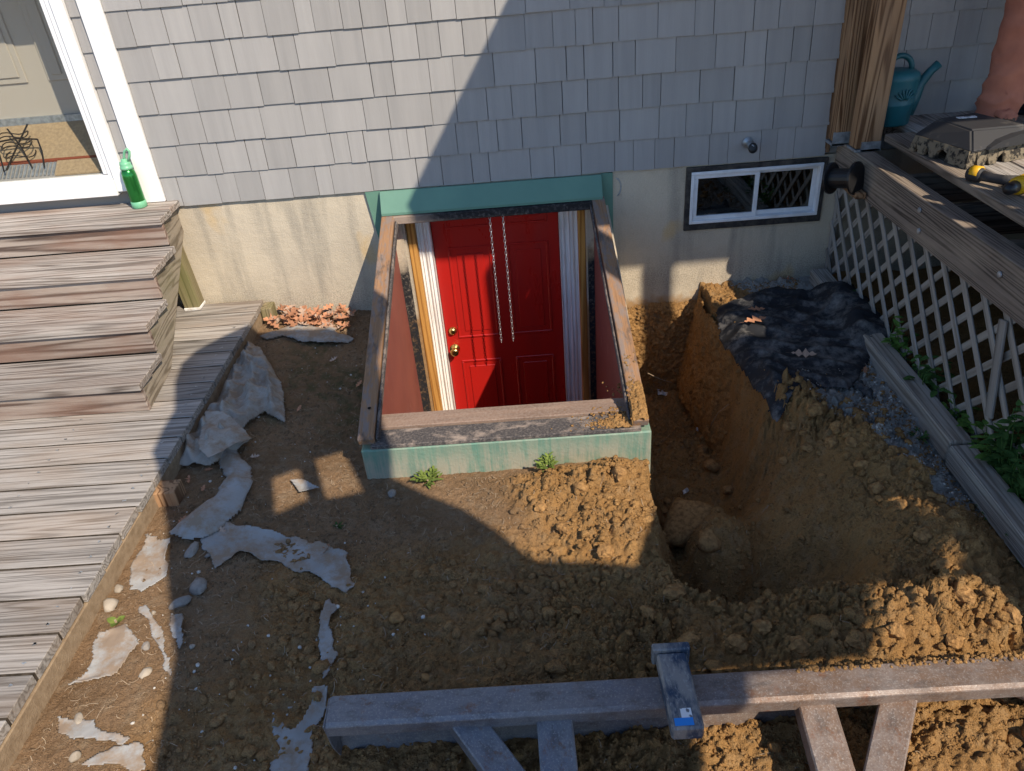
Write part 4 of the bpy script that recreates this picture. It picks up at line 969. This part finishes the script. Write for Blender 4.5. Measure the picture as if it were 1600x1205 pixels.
# carbody, tracks, house, and the canopy shaped for its shadow
board('push_arm', (.18, -3.25, -.16), (.18, -4.3, .02), .09, .09, M['exorange'], ex); board('push_arm', (.73, -3.25, -.16), (.73, -4.3, .02), .09, .09, M['exorange'], ex)
for x in (-.42, 1.17):
    pts = [(-5.9, -.10), (-6.0, .03), (-5.9, .18), (-4.25, .18), (-4.15, .03), (-4.25, -.10), (-4.4, -.19), (-5.75, -.19)]
    obj('track', prism(pts, 'x', x, x+.28, .02), M['black'], ex)
obj('carbody', boxes([((-.15, -5.6, -.02), (1.18, -4.5, .22))], .03), M['rust'], ex)
obj('engine_house', boxes([((-.25, -6.1, .24), (1.3, -4.75, 1.05))], .08), M['exorange'], ex)
obj('seat', boxes([((-.1, -4.72, .5), (.4, -4.3, .62)), ((-.1, -4.74, .62), (.4, -4.64, 1.15))], .03), M['black'], ex)
outer = [(.17, -2.14), (.70, -2.20), (.80, -2.30), (.85, -2.75), (1.04, -3.29), (1.15, -3.45), (1.33, -3.59), (1.47, -3.68), (1.61, -3.83), (1.74, -3.98), (1.94, -4.01), (2.16, -4.06), (2.18, -4.3), (2.12, -4.5), (2.12, -5.0), (.72, -5.0), (.6, -4.66),
         (.53, -4.31), (.36, -3.93), (.28, -3.71), (.10, -3.36), (.05, -3.28), (.03, -3.1), (.03, -2.97), (-.06, -2.72), (-.09, -2.55), (-.06, -2.42), (.04, -2.28)]
holes = [[(.60, -3.40), (.71, -3.34), (.81, -3.57), (.68, -3.66)], [(.76, -3.28), (.89, -3.22), (1.04, -3.53), (.88, -3.57)]]  # openings cut to let two sun patches reach the ground
def slab_with_holes(outer, holes, z0, z1):
    loops = [outer]+holes; flat = [p for l in loops for p in l]
    tris = geometry.tessellate_polygon([[Vector((p[0], p[1], 0)) for p in l] for l in loops])
    n = len(flat); v = [(p[0], p[1], z0) for p in flat]+[(p[0], p[1], z1) for p in flat]
    f = [tuple(t) for t in tris]+[tuple(i+n for i in t[::-1]) for t in tris]; o = 0
    for l in loops:
        for i in range(len(l)): a = o+i; b_ = o+(i+1) % len(l); f.append((a, b_, b_+n, a+n))
        o += len(l)
    bm = bmesh.new(); me = pydata('slab', v, f); bm.from_mesh(me); return bm_mesh(bm)
obj('shade_canopy', slab_with_holes(outer, holes, 2.30, 2.34), M['black'], ex)  # unseen; outline worked back from the yard shadows it has to cast
for x in (.95, 2.1): obj('canopy_post', tube([(x, -4.9, 2.31), (x-.1, -5.1, 1.7), (min(x, 1.2), -5.2, 1.0)], .04, 10), M['black'], ex, smooth=True)
obj('boom', tube([(1.2, -5.2, .8), (2.2, -5.7, 2.1), (3.4, -5.3, 2.9), (3.55, -3.9, 2.5)], [.12, .13, .11, .09], 10), M['exorange'], ex, smooth=True)
obj('shade_slab', slab_with_holes([(2.125, -4.46), (2.19, -4.05), (2.35, -3.75), (2.55, -3.2), (2.6, -2.72), (3.7, -2.72), (3.7, -4.55), (3.12, -4.45), (3.12, -3.85), (3.02, -3.68), (2.95, -3.74), (3.0, -3.95), (2.93, -4.17), (2.64, -4.17), (2.60, -4.43)], [], 2.3, 2.5), M['rust'], ex)  # unseen flat slab added to shade the pit, notched for sun flecks

# ------------------------------------------------------------------ cloth pieces lying on the ground
def cloth(name, poly, mat, label, cat, step=.008, off=.004, amp=.01, folds=(), dome=0.0, domew=.06, seed=0, edge=.02, thick=.0015, base=None, lift=0.0):
    xs = [p[0] for p in poly]; ys = [p[1] for p in poly]
    X, Y = np.meshgrid(np.arange(min(xs)-.04, max(xs)+.04, step), np.arange(min(ys)-.04, max(ys)+.04, step))
    d = sdist(poly, X, Y) + fbm(X, Y, 16., 3, seed+1)*edge
    Z = (hz(X, Y) if base is None else base(X, Y)) + off + amp*fbm(X, Y, 7., 4, seed+2)
    if dome: Z = Z + dome*(1-np.exp(-np.clip(d, 0, 1)/domew))
    for fx, fy, k, a in folds:
        ph = (X*fx+Y*fy)*k + 2.2*fbm(X, Y, 3.2, 3, seed+7)
        Z = Z + a*(1-np.abs(np.sin(ph)))**1.6*np.clip(d/.05, 0, 1)
    if lift: Z = Z + lift*np.exp(-np.clip(d, 0, 1)/.018)*np.clip(fbm(X, Y, 9., 2, seed+17)*2.2+.2, 0, 1)
    keep = d > 0
    me = grid_mesh(name, X, Y, Z, keep)
    o = obj(name, me, mat); m_ = o.modifiers.new('thick', 'SOLIDIFY'); m_.thickness = thick; m_.offset = 1
    return tag(o, label, cat)
W_ = lambda pts, z: [tuple(on(p, 'z', z)[:2]) for p in pts]
SC = 340/1600
Z4 = lambda pts: [(240+SC*a, 470+SC*b_) for a, b_ in pts]
# crumpled fabric by the deck
gsm = lambda X, Y: H(X, Y, False)
cloth('ground_fabric', W_(Z4([(690, 300), (775, 320), (830, 400), (900, 510), (945, 620), (955, 830), (800, 770), (700, 840), (640, 900), (700, 1000), (560, 1075), (420, 1165), (200, 1180), (130, 1170), (210, 1010), (330, 860), (380, 780), (450, 690), (520, 600), (590, 440)]), -.07), M['fabric'],
      'long crumpled run of dusty grey landscape fabric against the deck edge', 'fabric', .0050, .010, .016, ((1., .35, 34, .034), (.35, 1., 23, .030), (.9, -.6, 61, .012)), .034, .035, 11, .006, .002, gsm, .02)
cloth('ground_fabric', W_(Z4([(380, 815), (520, 815), (600, 870), (715, 980), (560, 1065), (400, 1160), (330, 1090), (320, 1050)]), -.03), M['fabric'],
      'dirty fabric flap with a sharp corner folded over the long run', 'fabric', .005, .072, .012, ((.2, 1., 14, .014), (.9, .4, 37, .008)), .012, .06, 21, .003, .002, gsm, .012)
cloth('ground_fabric', W_([(330, 700), (365, 695), (392, 725), (395, 745), (375, 790), (345, 820), (315, 840), (285, 842), (262, 835), (285, 810), (330, 775), (352, 745)], -.10), M['fabric2'],
      'pale grey fabric strip curling away from the deck post', 'fabric', .007, .012, .012, ((.5, .8, 22, .014),), .028, .04, 31, .008, base=gsm)
cloth('ground_fabric', W_(Z4([(760, 290), (830, 300), (950, 280), (1100, 320), (1200, 322), (1320, 318), (1440, 300), (1480, 275), (1350, 240), (1315, 180), (1270, 225), (1200, 210), (1080, 175), (900, 240)]), -.12), M['fabric2'],
      'torn pale fabric edge lifted in front of the dry leaves', 'fabric', .006, .012, .014, ((.3, 1., 26, .012),), .018, .04, 51, .012, base=gsm)
def scrap(pts, label, seed, off=.003, z=-.16, amp=.012, edge=.03):
    cloth('fabric_scrap', W_(pts, z), M['fabric2'], label, 'fabric', .0045, off, amp, (), 0, .05, seed, edge*.7, .003, base=lambda X, Y: H(X, Y, False)+.002, lift=.014)
scrap([(310, 838), (350, 832), (430, 832), (500, 840), (545, 850), (548, 905), (538, 915), (500, 895), (430, 878), (380, 872), (340, 900), (320, 870)], 'wide torn grey fabric sheet half buried in the soil', 61)
scrap([(512, 925), (537, 935), (510, 965), (515, 1000), (525, 1010), (505, 1045), (498, 1000), (492, 950)], 'thin jagged strip of grey fabric exposed in dark soil', 71)
scrap([(480, 1062), (516, 1060), (510, 1085), (490, 1130), (480, 1205), (415, 1205), (425, 1110), (450, 1125), (475, 1100)], 'grey fabric sheet showing through soil beside the blade end', 81)
scrap([(395, 1105), (470, 1094), (478, 1100), (430, 1103)], 'narrow fabric sliver leading to the blade end', 85)
scrap([(160, 1000), (200, 985), (220, 1010), (190, 1060), (150, 1075), (110, 1085), (140, 1060)], 'sunlit grey fabric patch near the sprout', 91, .003, -.13)
scrap([(225, 960), (250, 975), (272, 1030), (268, 1062), (255, 1058), (245, 1010)], 'narrow sunlit fabric strip along the shadow edge', 95, .004, -.14)
scrap([(95, 1125), (120, 1130), (160, 1145), (205, 1160), (195, 1168), (150, 1165), (95, 1155)], 'curled fabric tongue beside the deck fascia', 101, .008, -.13)
scrap([(160, 1185), (200, 1170), (225, 1165), (220, 1185), (245, 1205), (125, 1205)], 'fabric tongue with rounded tip below the curled one', 105, .006, -.13)
scrap([(268, 965), (292, 975), (296, 1005), (285, 1025), (272, 1000)], 'shaded fabric scrap by the shadow edge', 111, .003, -.15)
scrap([(230, 840), (270, 850), (262, 905), (225, 930), (205, 925), (215, 870)], 'sunlit fabric sheet under the deck overhang', 115, .003, -.12)
scrap([(455, 762), (475, 757), (505, 768), (470, 780)], 'small pale fabric triangle lying in the sun patch', 121, .006, -.19, .004, .008)
# black weed barrier
bpoly = W_([(1118, 478), (1165, 462), (1215, 445), (1265, 455), (1330, 462), (1370, 505), (1392, 535), (1365, 552), (1345, 585), (1325, 608), (1285, 602), (1240, 622), (1215, 640), (1195, 612), (1155, 560), (1128, 520)], -.10)
bc = np.array(bpoly)
def bbase(X, Y):
    d = sdist(TRENCH, X, Y); z = H(X, Y, False); zt = -.118
    return np.where(d > -.03, np.maximum(z, zt-.6*np.clip(d+.03, 0, .12)), np.maximum(z, zt)) + .075*sst(1.60, 1.72, X)*sst(-.95, -.75, Y)
cloth('weed_barrier', bpoly, M['blackfab'], 'black weed-barrier fabric draped over the trench lip and timber', 'fabric', .007, .012, .016,
      ((.6, 1., 24, .016), (1., -.5, 15, .014)), .012, .04, 131, .012, .0015, bbase)
cloth('weed_barrier', W_([(1320, 592), (1345, 598), (1370, 628), (1352, 622), (1330, 607)], -.12), M['blackfab'], 'thin black fabric strip curling on the pale gravel', 'fabric', .006, .012, .008, (), .01, .02, 141, .004)

# ------------------------------------------------------------------ stones, each its own
def stone(px, z, r, mat, label, sq=(1, .85, .7), seed=0, sink=.3, group=None, name='stone'):
    v, f = ico(3); rs = np.random.default_rng(seed+1000); 
    rad = 1+.26*fbm(v[:, 0]*1.2+seed, v[:, 1]*1.2+v[:, 2]*.9, 1.1, 3, seed)+.13*fbm(v[:, 2]*1.4-seed, v[:, 0]-v[:, 1], 1.6, 3, seed+3)
    for k in range(5):
        n_ = rs.normal(size=3); n_ /= np.linalg.norm(n_); dd = v@n_; rad = np.where(dd > .62, np.minimum(rad, .70/np.maximum(dd, .1)), rad)
    if name != 'stone': rad = rad*(1+.16*fbm(v[:, 0]*2+seed, v[:, 1]*2+v[:, 2]*1.3, 2.2, 3, seed+9))*(1+.05*rs.normal(size=len(v)))
    w = v*rad[:, None]*np.array(sq)*r; p = on(px, 'z', z)
    zz = float(hz(np.array([p[0]]), np.array([p[1]]))[0])
    for it in range(6):
        p = on(px, 'z', zz+r*.3); zz = .5*zz+.5*float(hz(np.array([p[0]]), np.array([p[1]]))[0])
    me = pydata('stone', w, [tuple(t) for t in f])
    o = obj(name, me, mat, None, (p[0], p[1], zz+r*sq[2]*(1-2*sink)), (0, 0, rs.random()*6), name == 'stone')
    return tag(o, label, 'stone', group)
stone((1075, 815), -.65, .15, M['mudstone'], 'big soil-coated boulder lying at the bottom of the trench', (1., .8, .62), 3, .3)
stone((1108, 845), -.62, .052, M['mudstone'], 'rounded rock touching the big boulder in the trench', (1., .9, .8), 4)
stone((1112, 728), -.70, .045, M['mudstone'], 'rounded stone behind the boulder in the trench bottom', (1., .9, .8), 5)
stone((1140, 765), -.70, .04, M['mudstone'], 'small flat stone beside the boulder in the trench', (1., .8, .6), 6)
stone((1097, 703), -.74, .042, M['mudstone'], 'round stone against the trench face', (1., .9, .8), 7)
stone((309, 914), -.15, .042, M['stone'], 'squarish grey stone in the shade by the fabric sheet', (1., .85, .5), 8)
stone((281, 941), -.15, .032, M['stone'], 'flat grey stone next to the squarish stone', (1.2, .7, .5), 9)
stone((172, 945), -.13, .030, M['palestone'], 'pale round stone beside the deck fascia', (1., .95, .7), 10)
stone((186, 919), -.13, .020, M['palestone'], 'small pinkish stone behind the pale round stone', (1., .8, .6), 11)
stone((620, 966), -.18, .030, M['mudstone'], 'brown lump of stone alone in the shaded dirt', (1., .85, .7), 12)
stone((228, 1011), -.14, .016, M['stone'], 'small round stone at the end of the furrow', (1., .9, .8), 13)
stone((228, 1050), -.14, .020, M['palestone'], 'pale pebble beside the furrow', (1.2, .8, .6), 14)
stone((300, 1010), -.15, .012, M['palestone'], 'white pebble in the shade near the fabric scrap', (1., .8, .6), 15)
stone((240, 957), -.14, .011, M['palestone'], 'white chip lying in the sun by the shadow edge', (1., .8, .6), 16)
stone((194, 979), -.13, .012, M['palestone'], 'cream pebble next to the sprout', (1., .8, .6), 17)
stone((122, 1122), -.13, .016, M['palestone'], 'cream oval pebble above the curled fabric tongue', (1.4, .8, .5), 18)
stone((117, 1182), -.13, .016, M['palestone'], 'angular cream pebble below the curled fabric tongue', (1., .9, .8), 19)
stone((325, 868), -.16, .014, M['stone'], 'grey oval pebble on the torn fabric sheet', (.8, 1.2, .6), 20)
stone((612, 770), -.2, .022, M['stone'], 'grey stone at the corner of the bulkhead front', (1., .8, .6), 22)
stone((300, 858), -.14, .03, M['stone'], 'buried stone beside the curling fabric strip', (1.4, .7, .4), 23)
stone((665, 1040+20), -.18, .02, M['mudstone'], 'brown stone chip above the blade', (1., .8, .6), 24)
# lumps in the pile big enough to tell apart
for i, (px, r) in enumerate((((945, 860), .036), ((968, 738), .035), ((905, 760), .03), ((1270, 640), .045), ((1310, 665), .035), ((1015, 960), .035), ((1150, 1005), .04), ((1075, 1000), .035), ((1190, 980), .03), ((1250, 1010), .036), ((1420, 700), .03), ((1545, 905), .03), ((1580, 960), .032), ((1490, 1000), .03), ((845, 790), .03), ((880, 825), .03), ((930, 700), .03), ((1050, 925), .04), ((1235, 665), .034), ((1262, 700), .028), ((1300, 692), .036), ((1345, 725), .03), ((1372, 762), .034), ((1410, 790), .03), ((1445, 835), .036), ((1470, 880), .03), ((1330, 690), .026), ((1225, 720), .026), ((1285, 745), .022), ((1505, 930), .034), ((1400, 985), .03), ((1340, 1000), .032))):
    stone(px, -.2, r, M['mudstone'], 'large crumbly earth lump on the dug soil', (1., .85, .7), 40+i, .35, 'earth lumps on the dug soil', 'earth_lump')['category'] = 'earth lump'

# soil spilled on the sill of the cellar entry
def heap(name, X, Y, Z, keep, label):
    me = grid_mesh(name, X, Y, Z, keep); fattr(me, 'sub', np.ones(len(me.vertices))); return tag(obj(name, me, M['clod']), label, 'soil', kind='stuff')
X, Y = np.meshgrid(np.arange(.22, .563, .0035), np.arange(-1.456, -1.25, .0035))
f1, f2, c = worley(X+fbm(X, Y, 30., 2, 811)*.006, Y, 62., 801); f1b, f2b, c2 = worley(X, Y, 130., 803)
m = .6*gs(X, Y, .49, -1.42, .13, .07)+.5*gs(X, Y, .53, -1.33, .045, .10)+.25*gs(X, Y, .36, -1.41, .1, .03)
railz = np.where(X > .495, (Y+1.445)*.334-.006, -.042)
Z = railz-.012+.040*m+m*(.022*(c-.4)-.012*np.exp(-(f2-f1)/.1)+.008*(c2-.5))+fbm(X, Y, 25., 3, 805)*.008
heap('soil_heap', X, Y, Z, Z > railz-.002, 'loose tan soil heaped on the sill beside the trench')
X, Z = np.meshgrid(np.arange(.572, 1.10, .005), np.arange(-.88, -.165, .005))
f1, f2, c = worley(X+fbm(X, Z, 20., 2, 821)*.01, Z, 40., 823); lim = -.20+fbm(X, Z*0, 7., 3, 827)*.03
Y = -.003-(.010+.014*c-.010*np.exp(-(f2-f1)/.12)+.012*fbm(X, Z, 9., 4, 825))*sst(0, -.10, Z-lim)
heap('soil_crust', X, Y, Z, (Z < lim) & (Y < -.004), 'orange soil crust stuck to the foundation above the trench')
# crumbling face of the trench on the porch side
ep = np.array([(1.098, -.015), (1.10, -.22), (1.13, -.55), (1.12, -.86)]); ed = np.concatenate([[0], np.cumsum(np.hypot(*np.diff(ep, axis=0).T))])
S_, Z = np.meshgrid(np.arange(0, ed[-1], .006), np.arange(-.80, -.14, .006))
EX = np.interp(S_, ed, ep[:, 0]); EY = np.interp(S_, ed, ep[:, 1]); tz = np.clip((-.14-Z)/.6, 0, 1)
f1, f2, c = worley(S_+fbm(S_, Z, 14., 2, 841)*.015, Z*.8, 26., 843); f1b, f2b, c2 = worley(S_, Z, 70., 847)
EX = EX+.09*sst(.55, .85, S_)-.012-.085*tz**.7-.030*(fbm(S_, Z*.5, 5., 4, 845))-.014*(c-.4)+.010*np.exp(-(f2-f1)/.1)-.005*(c2-.5)
lim = -.155+fbm(S_, Z*0, 9., 3, 849)*.02
heap('trench_face', EX, EY, Z, Z < lim, 'scraped orange soil face of the trench below the black fabric')
rngP = [(rng.normal(.42, .07), rng.uniform(-1.45, -1.30)) for _ in range(420)] + [(rng.normal(.50, .03), rng.uniform(-1.44, -1.1)) for _ in range(160)]
P = np.array([(x, y, -.040 if x < .49 else -.006+(y+1.44)*.335) for x, y in rngP if x < .56])
tag(scatter('spilled_soil', P, .002+.007*rng.random(len(P))**2.6, sm_v, sm_f, M['clod'], lambda x, y: np.ones(1), .2), 'spilled soil crumbs along the sill by the trench', 'soil', kind='stuff')
P = np.array([(rng.uniform(.75, 1.42), rng.uniform(-2.665, -2.645), .003) for _ in range(240)])
tag(scatter('spilled_soil', P, .003+.007*rng.random(len(P))**2, sm_v, sm_f, M['clod'], lambda x, y: np.ones(1), .2), 'loose soil resting along the top of the steel blade', 'soil', kind='stuff')

# ------------------------------------------------------------------ leaves
def oak_mesh(L, curl, seed):
    rs = random.Random(seed); n = 15; up = []; dn = []
    for i in range(n):
        t = i/(n-1); w = .30*math.sin(math.pi*min(1, t*1.02))**.7*(1+.75*math.cos(t*math.pi*7))*.55+.02
        if i in (0, n-1): w = .01
        up.append((t, w*(1+rs.uniform(-.2, .2)))); dn.append((t, -w*(1+rs.uniform(-.2, .2))))
    pos = lambda t, w: ((t-.5)*L, w*L, curl*L*((w*2.2)**2+(t-.5)**2*1.2)+rs.uniform(0, .02)*L)
    v = []; f = []
    for i in range(n):
        v += [pos(*up[i]), pos(up[i][0], 0), pos(*dn[i])]
        if i: a = 3*(i-1); b_ = 3*i; f += [(a, a+1, b_+1, b_), (a+1, a+2, b_+2, b_+1)]
    k = len(v); v += [(-L*.5, .004*L, 0), (-L*.72, .004*L, .02*L), (-L*.72, -.004*L, .02*L), (-L*.5, -.004*L, 0)]; f.append((k, k+1, k+2, k+3))
    return pydata('leaf', v, f)
LM = [oak_mesh(.10, .08+.10*i, i) for i in range(5)]; LM2 = [m_.copy() for m_ in LM]
for m_ in LM: m_.materials.append(M['oak'])
for m_ in LM2: m_.materials.append(M['oakgrey'])
def leaf(x, y, z, s, tilt, label, group=None, pale=False, rz=None):
    o = obj('oak_leaf', random.choice(LM2 if pale else LM), None, None, (x, y, z)); o.scale = (s, s, s)
    o.rotation_euler = (random.uniform(-tilt, tilt), random.uniform(-tilt, tilt), random.uniform(0, 6.28) if rz is None else rz)
    return tag(o, label, 'leaf', group)
p = on((1180, 500), 'z', -.06); leaf(p[0], p[1], p[2], 1.25, .15, 'brown oak leaf with pointed lobes lying on the black fabric', None, False, .3)
p = on((1182, 483), 'z', -.06); leaf(p[0], p[1], p[2], .9, .15, 'reddish oak leaf just behind the pointed one on the fabric', None, False, .1)
p = on((1256, 553), 'z', -.07); leaf(p[0], p[1], p[2], 1.1, .15, 'pale dried oak leaf in the middle of the black fabric', None, True, -.3)
p = on((1232, 437), 'z', -.10); leaf(p[0], p[1], p[2], .8, .3, 'red-brown leaf by the foundation and timber end', None, False)
p = on((1352, 578), 'z', -.09); leaf(p[0], p[1], p[2], .45, .3, 'small curled leaf on the timber beside the fabric', None, False)
for i in range(105):
    px = random.uniform(415, 553); t = (px-415)/138
    q = on((px, random.uniform(487, 517)), 'z', -.115); y = min(q[1], -.015)
    if q[0] < -1.345 or q[0] > -.70: continue
    leaf(q[0], y, float(hz(np.array([q[0]]), np.array([y]))[0])+random.uniform(.008, .05), random.uniform(.5, 1.0), .65, 'dry russet oak leaf in the drift along the foundation', 'dry leaves drifted against the foundation', random.random() < .3)
for px in ((560, 595), (522, 565), (468, 640), (330, 745), (322, 775), (300, 760), (505, 845), (232, 822), (350, 835), (400, 720), (290, 825)):
    q = on(px, 'z', -.14); leaf(q[0], q[1], float(hz(np.array([q[0]]), np.array([q[1]]))[0])+.012, random.uniform(.35, .6), .5, 'small withered leaf on the bare soil near the fabric', 'stray leaves on the bare soil', random.random() < .5)

# ------------------------------------------------------------------ small plants
def blade_leaf(bm, p, d, up, L, w, bend):
    p = Vector(p); d = Vector(d).normalized(); s_ = d.cross(Vector(up)).normalized(); n = 5; prev = None
    for i in range(n):
        t = i/(n-1); c = p+d*L*t+Vector(up)*(bend*L*(t-t*t*1.6)); ww = w*math.sin(math.pi*(.12+.88*t))**.8 if i < n-1 else .0008
        a = bm.verts.new(c-s_*ww); m_ = bm.verts.new(c-Vector(up)*w*.25*(1-t)); b_ = bm.verts.new(c+s_*ww)
        if prev: bm.faces.new((prev[0], prev[1], m_, a)); bm.faces.new((prev[1], prev[2], b_, m_))
        prev = (a, m_, b_)
def rosette(x, y, n, L, w, mat, label, name='weed', lobes=0, zup=.6):
    z = float(hz(np.array([x]), np.array([y]))[0]); t = thing(name, label, 'weed', (x, y, z)); bm = bmesh.new()
    for i in range(n):
        a = random.uniform(0, 6.28); e = random.uniform(.15, zup); l = L*random.uniform(.6, 1.1)
        d = Vector((math.cos(a)*math.cos(e), math.sin(a)*math.cos(e), math.sin(e)))
        blade_leaf(bm, (x, y, z), d, (0, 0, 1), l, w, .25)
        for k in range(lobes):
            q = Vector((x, y, z))+d*l*(.35+.5*k/max(1, lobes)); sd_ = d.cross(Vector((0, 0, 1)))*(1 if k % 2 else -1)
            blade_leaf(bm, q+Vector((0, 0, .01)), (d*.7+sd_).normalized(), (0, 0, 1), l*.38, w*.7, .1)
    obj('foliage', bm_mesh(bm), mat, t)
    bm = bmesh.new(); badd_tube(bm, [(x, y, z-.02), (x, y, z+.012)], .004, 6); obj('stem', bm_mesh(bm), M['root'], t)
rosette(-.365, -1.505, 16, .075, .008, M['lime_leaf'], 'yellow-green weed under the middle of the green bulkhead front', 'weed', 3, .9)
rosette(.135, -1.515, 14, .06, .008, M['lime_leaf'], 'lime dandelion rosette where the green front meets the dirt pile', 'weed', 4, .9)
q = on((183, 975), 'z', -.12); rosette(q[0], q[1], 5, .045, .013, M['lime_leaf'], 'tiny sprout with round leaves by the deck fascia', 'seedling', 0, .8)
q = on((525, 817), 'z', -.18); rosette(q[0], q[1], 9, .035, .004, M['dark_leaf'], 'tiny dark grass tuft near the wide fabric sheet', 'grass_tuft', 0, 1.2)
q = on((1435, 690), 'z', -.15); rosette(q[0], q[1], 12, .06, .006, M['dark_leaf'], 'small green tuft in the pale gravel', 'grass_tuft', 1, .8)
q = on((1555, 800), 'z', -.15); rosette(q[0], q[1], 14, .09, .014, M['dark_leaf'], 'low dark weed against the nearer timber', 'weed', 2, .8)
def vine(x, y, z, n, h, spread, leafL, mat, label):
    t = thing('leafy_weed', label, 'plant', (x, y, z)); bm = bmesh.new(); bs = bmesh.new()
    for s_ in range(n):
        a = random.uniform(0, 6.28); tip = Vector((x+spread*math.cos(a)*random.random()*.6, y+spread*math.sin(a)*random.random(), z+h*random.uniform(.5, 1.1))); p0 = Vector((x, y+random.uniform(-.04, .04), z))
        mid = (p0+tip)/2+Vector((random.uniform(-.02, .02), random.uniform(-.02, .02), .02)); badd_tube(bs, [p0, mid, tip], [.003, .002, .001], 5)
        for k in range(6):
            u = .25+.15*k; q = p0.lerp(tip, min(u, 1)); b_ = random.uniform(0, 6.28)
            d = Vector((math.cos(b_), math.sin(b_), random.uniform(-.1, .5)))
            blade_leaf(bm, q, d, (0, 0, 1), leafL*random.uniform(.6, 1.2), leafL*.24, .2)
    obj('foliage', bm_mesh(bm), mat, t); obj('stem', bm_mesh(bs), M['dark_leaf'], t)
for (px, n, h, sp2, ll, lab) in (((1325, 475), 8, .10, .09, .035, 'small weed at the lattice foot behind the fabric'), ((1400, 545), 9, .20, .10, .045, 'weed climbing the lattice beside the fabric end'),
                         ((1440, 600), 12, .16, .16, .055, 'leafy weed between timber and lattice near the broken slat'), ((1500, 640), 9, .10, .12, .045, 'low weed at the foot of the lattice brace'),
                         ((1545, 720), 13, .16, .13, .05, 'bushy weed by the timber joint'), ((1590, 770), 14, .2, .13, .055, 'thick weed filling the lattice foot past the brace'), ((1585, 680), 12, .30, .10, .06, 'broad-leaved plant growing through the lattice past the brace')):
    q = on(px, 'x', 1.772); vine(1.772, q[1], -.12, n, h, sp2, ll, M['green_leaf'] if n % 2 else M['dark_leaf'], lab)
q = on((1606, 815), 'z', -.03); rosette(q[0]+.01, q[1], 10, .10, .014, M['green_leaf'], 'bright green fern-like weed leaning over the nearer timber', 'weed', 5, .9)

# ------------------------------------------------------------------ odds and ends in the trench
def strand(pts, r, label):
    return tag(obj('root', tube([tuple(p) for p in pts], r, 6), M['root'], smooth=True), label, 'root')
strand([on((1138, 632), 'x', 1.04), on((1122, 645), 'x', 1.03), on((1113, 660), 'x', 1.02), on((1108, 672), 'x', 1.02)], [.0015, .002, .003, .004], 'pale root hanging from the trench face')
strand([on((1012, 583), 'y', -.25), on((1030, 592), 'y', -.25), on((1050, 598), 'y', -.25)], [.002, .002, .0015], 'thin root crossing the trench beside the bulkhead')
for i, (px, lab) in enumerate((((1040, 608), 'white plastic scrap lying in the trench by the bulkhead'), ((1082, 603), 'white plastic bit against the trench face'), ((1089, 673), 'small white paper scrap on the trench floor'))):
    q = on(px, 'z', -.72); z = float(hz(np.array([q[0]]), np.array([q[1]]))[0])
    for _ in range(5): q = on(px, 'z', z+.01); z = float(hz(np.array([q[0]]), np.array([q[1]]))[0])
    w = (.05, .025, .018)[i]; v = []; f = []
    for a in range(5):
        for b_ in range(3): v.append(((a/4-.5)*2*w, (b_/2-.5)*w*.7, .008*math.sin(a*2.3+b_)+.004*b_))
    for a in range(4):
        for b_ in range(2): k = a*3+b_; f.append((k, k+3, k+4, k+1))
    o = obj('plastic_scrap', pydata('scrap', v, f), M['plasticwhite'], None, (q[0], q[1], z+.015), (.4, .1, i*.7)); m_ = o.modifiers.new('t', 'SOLIDIFY'); m_.thickness = .002; tag(o, lab, 'scrap')
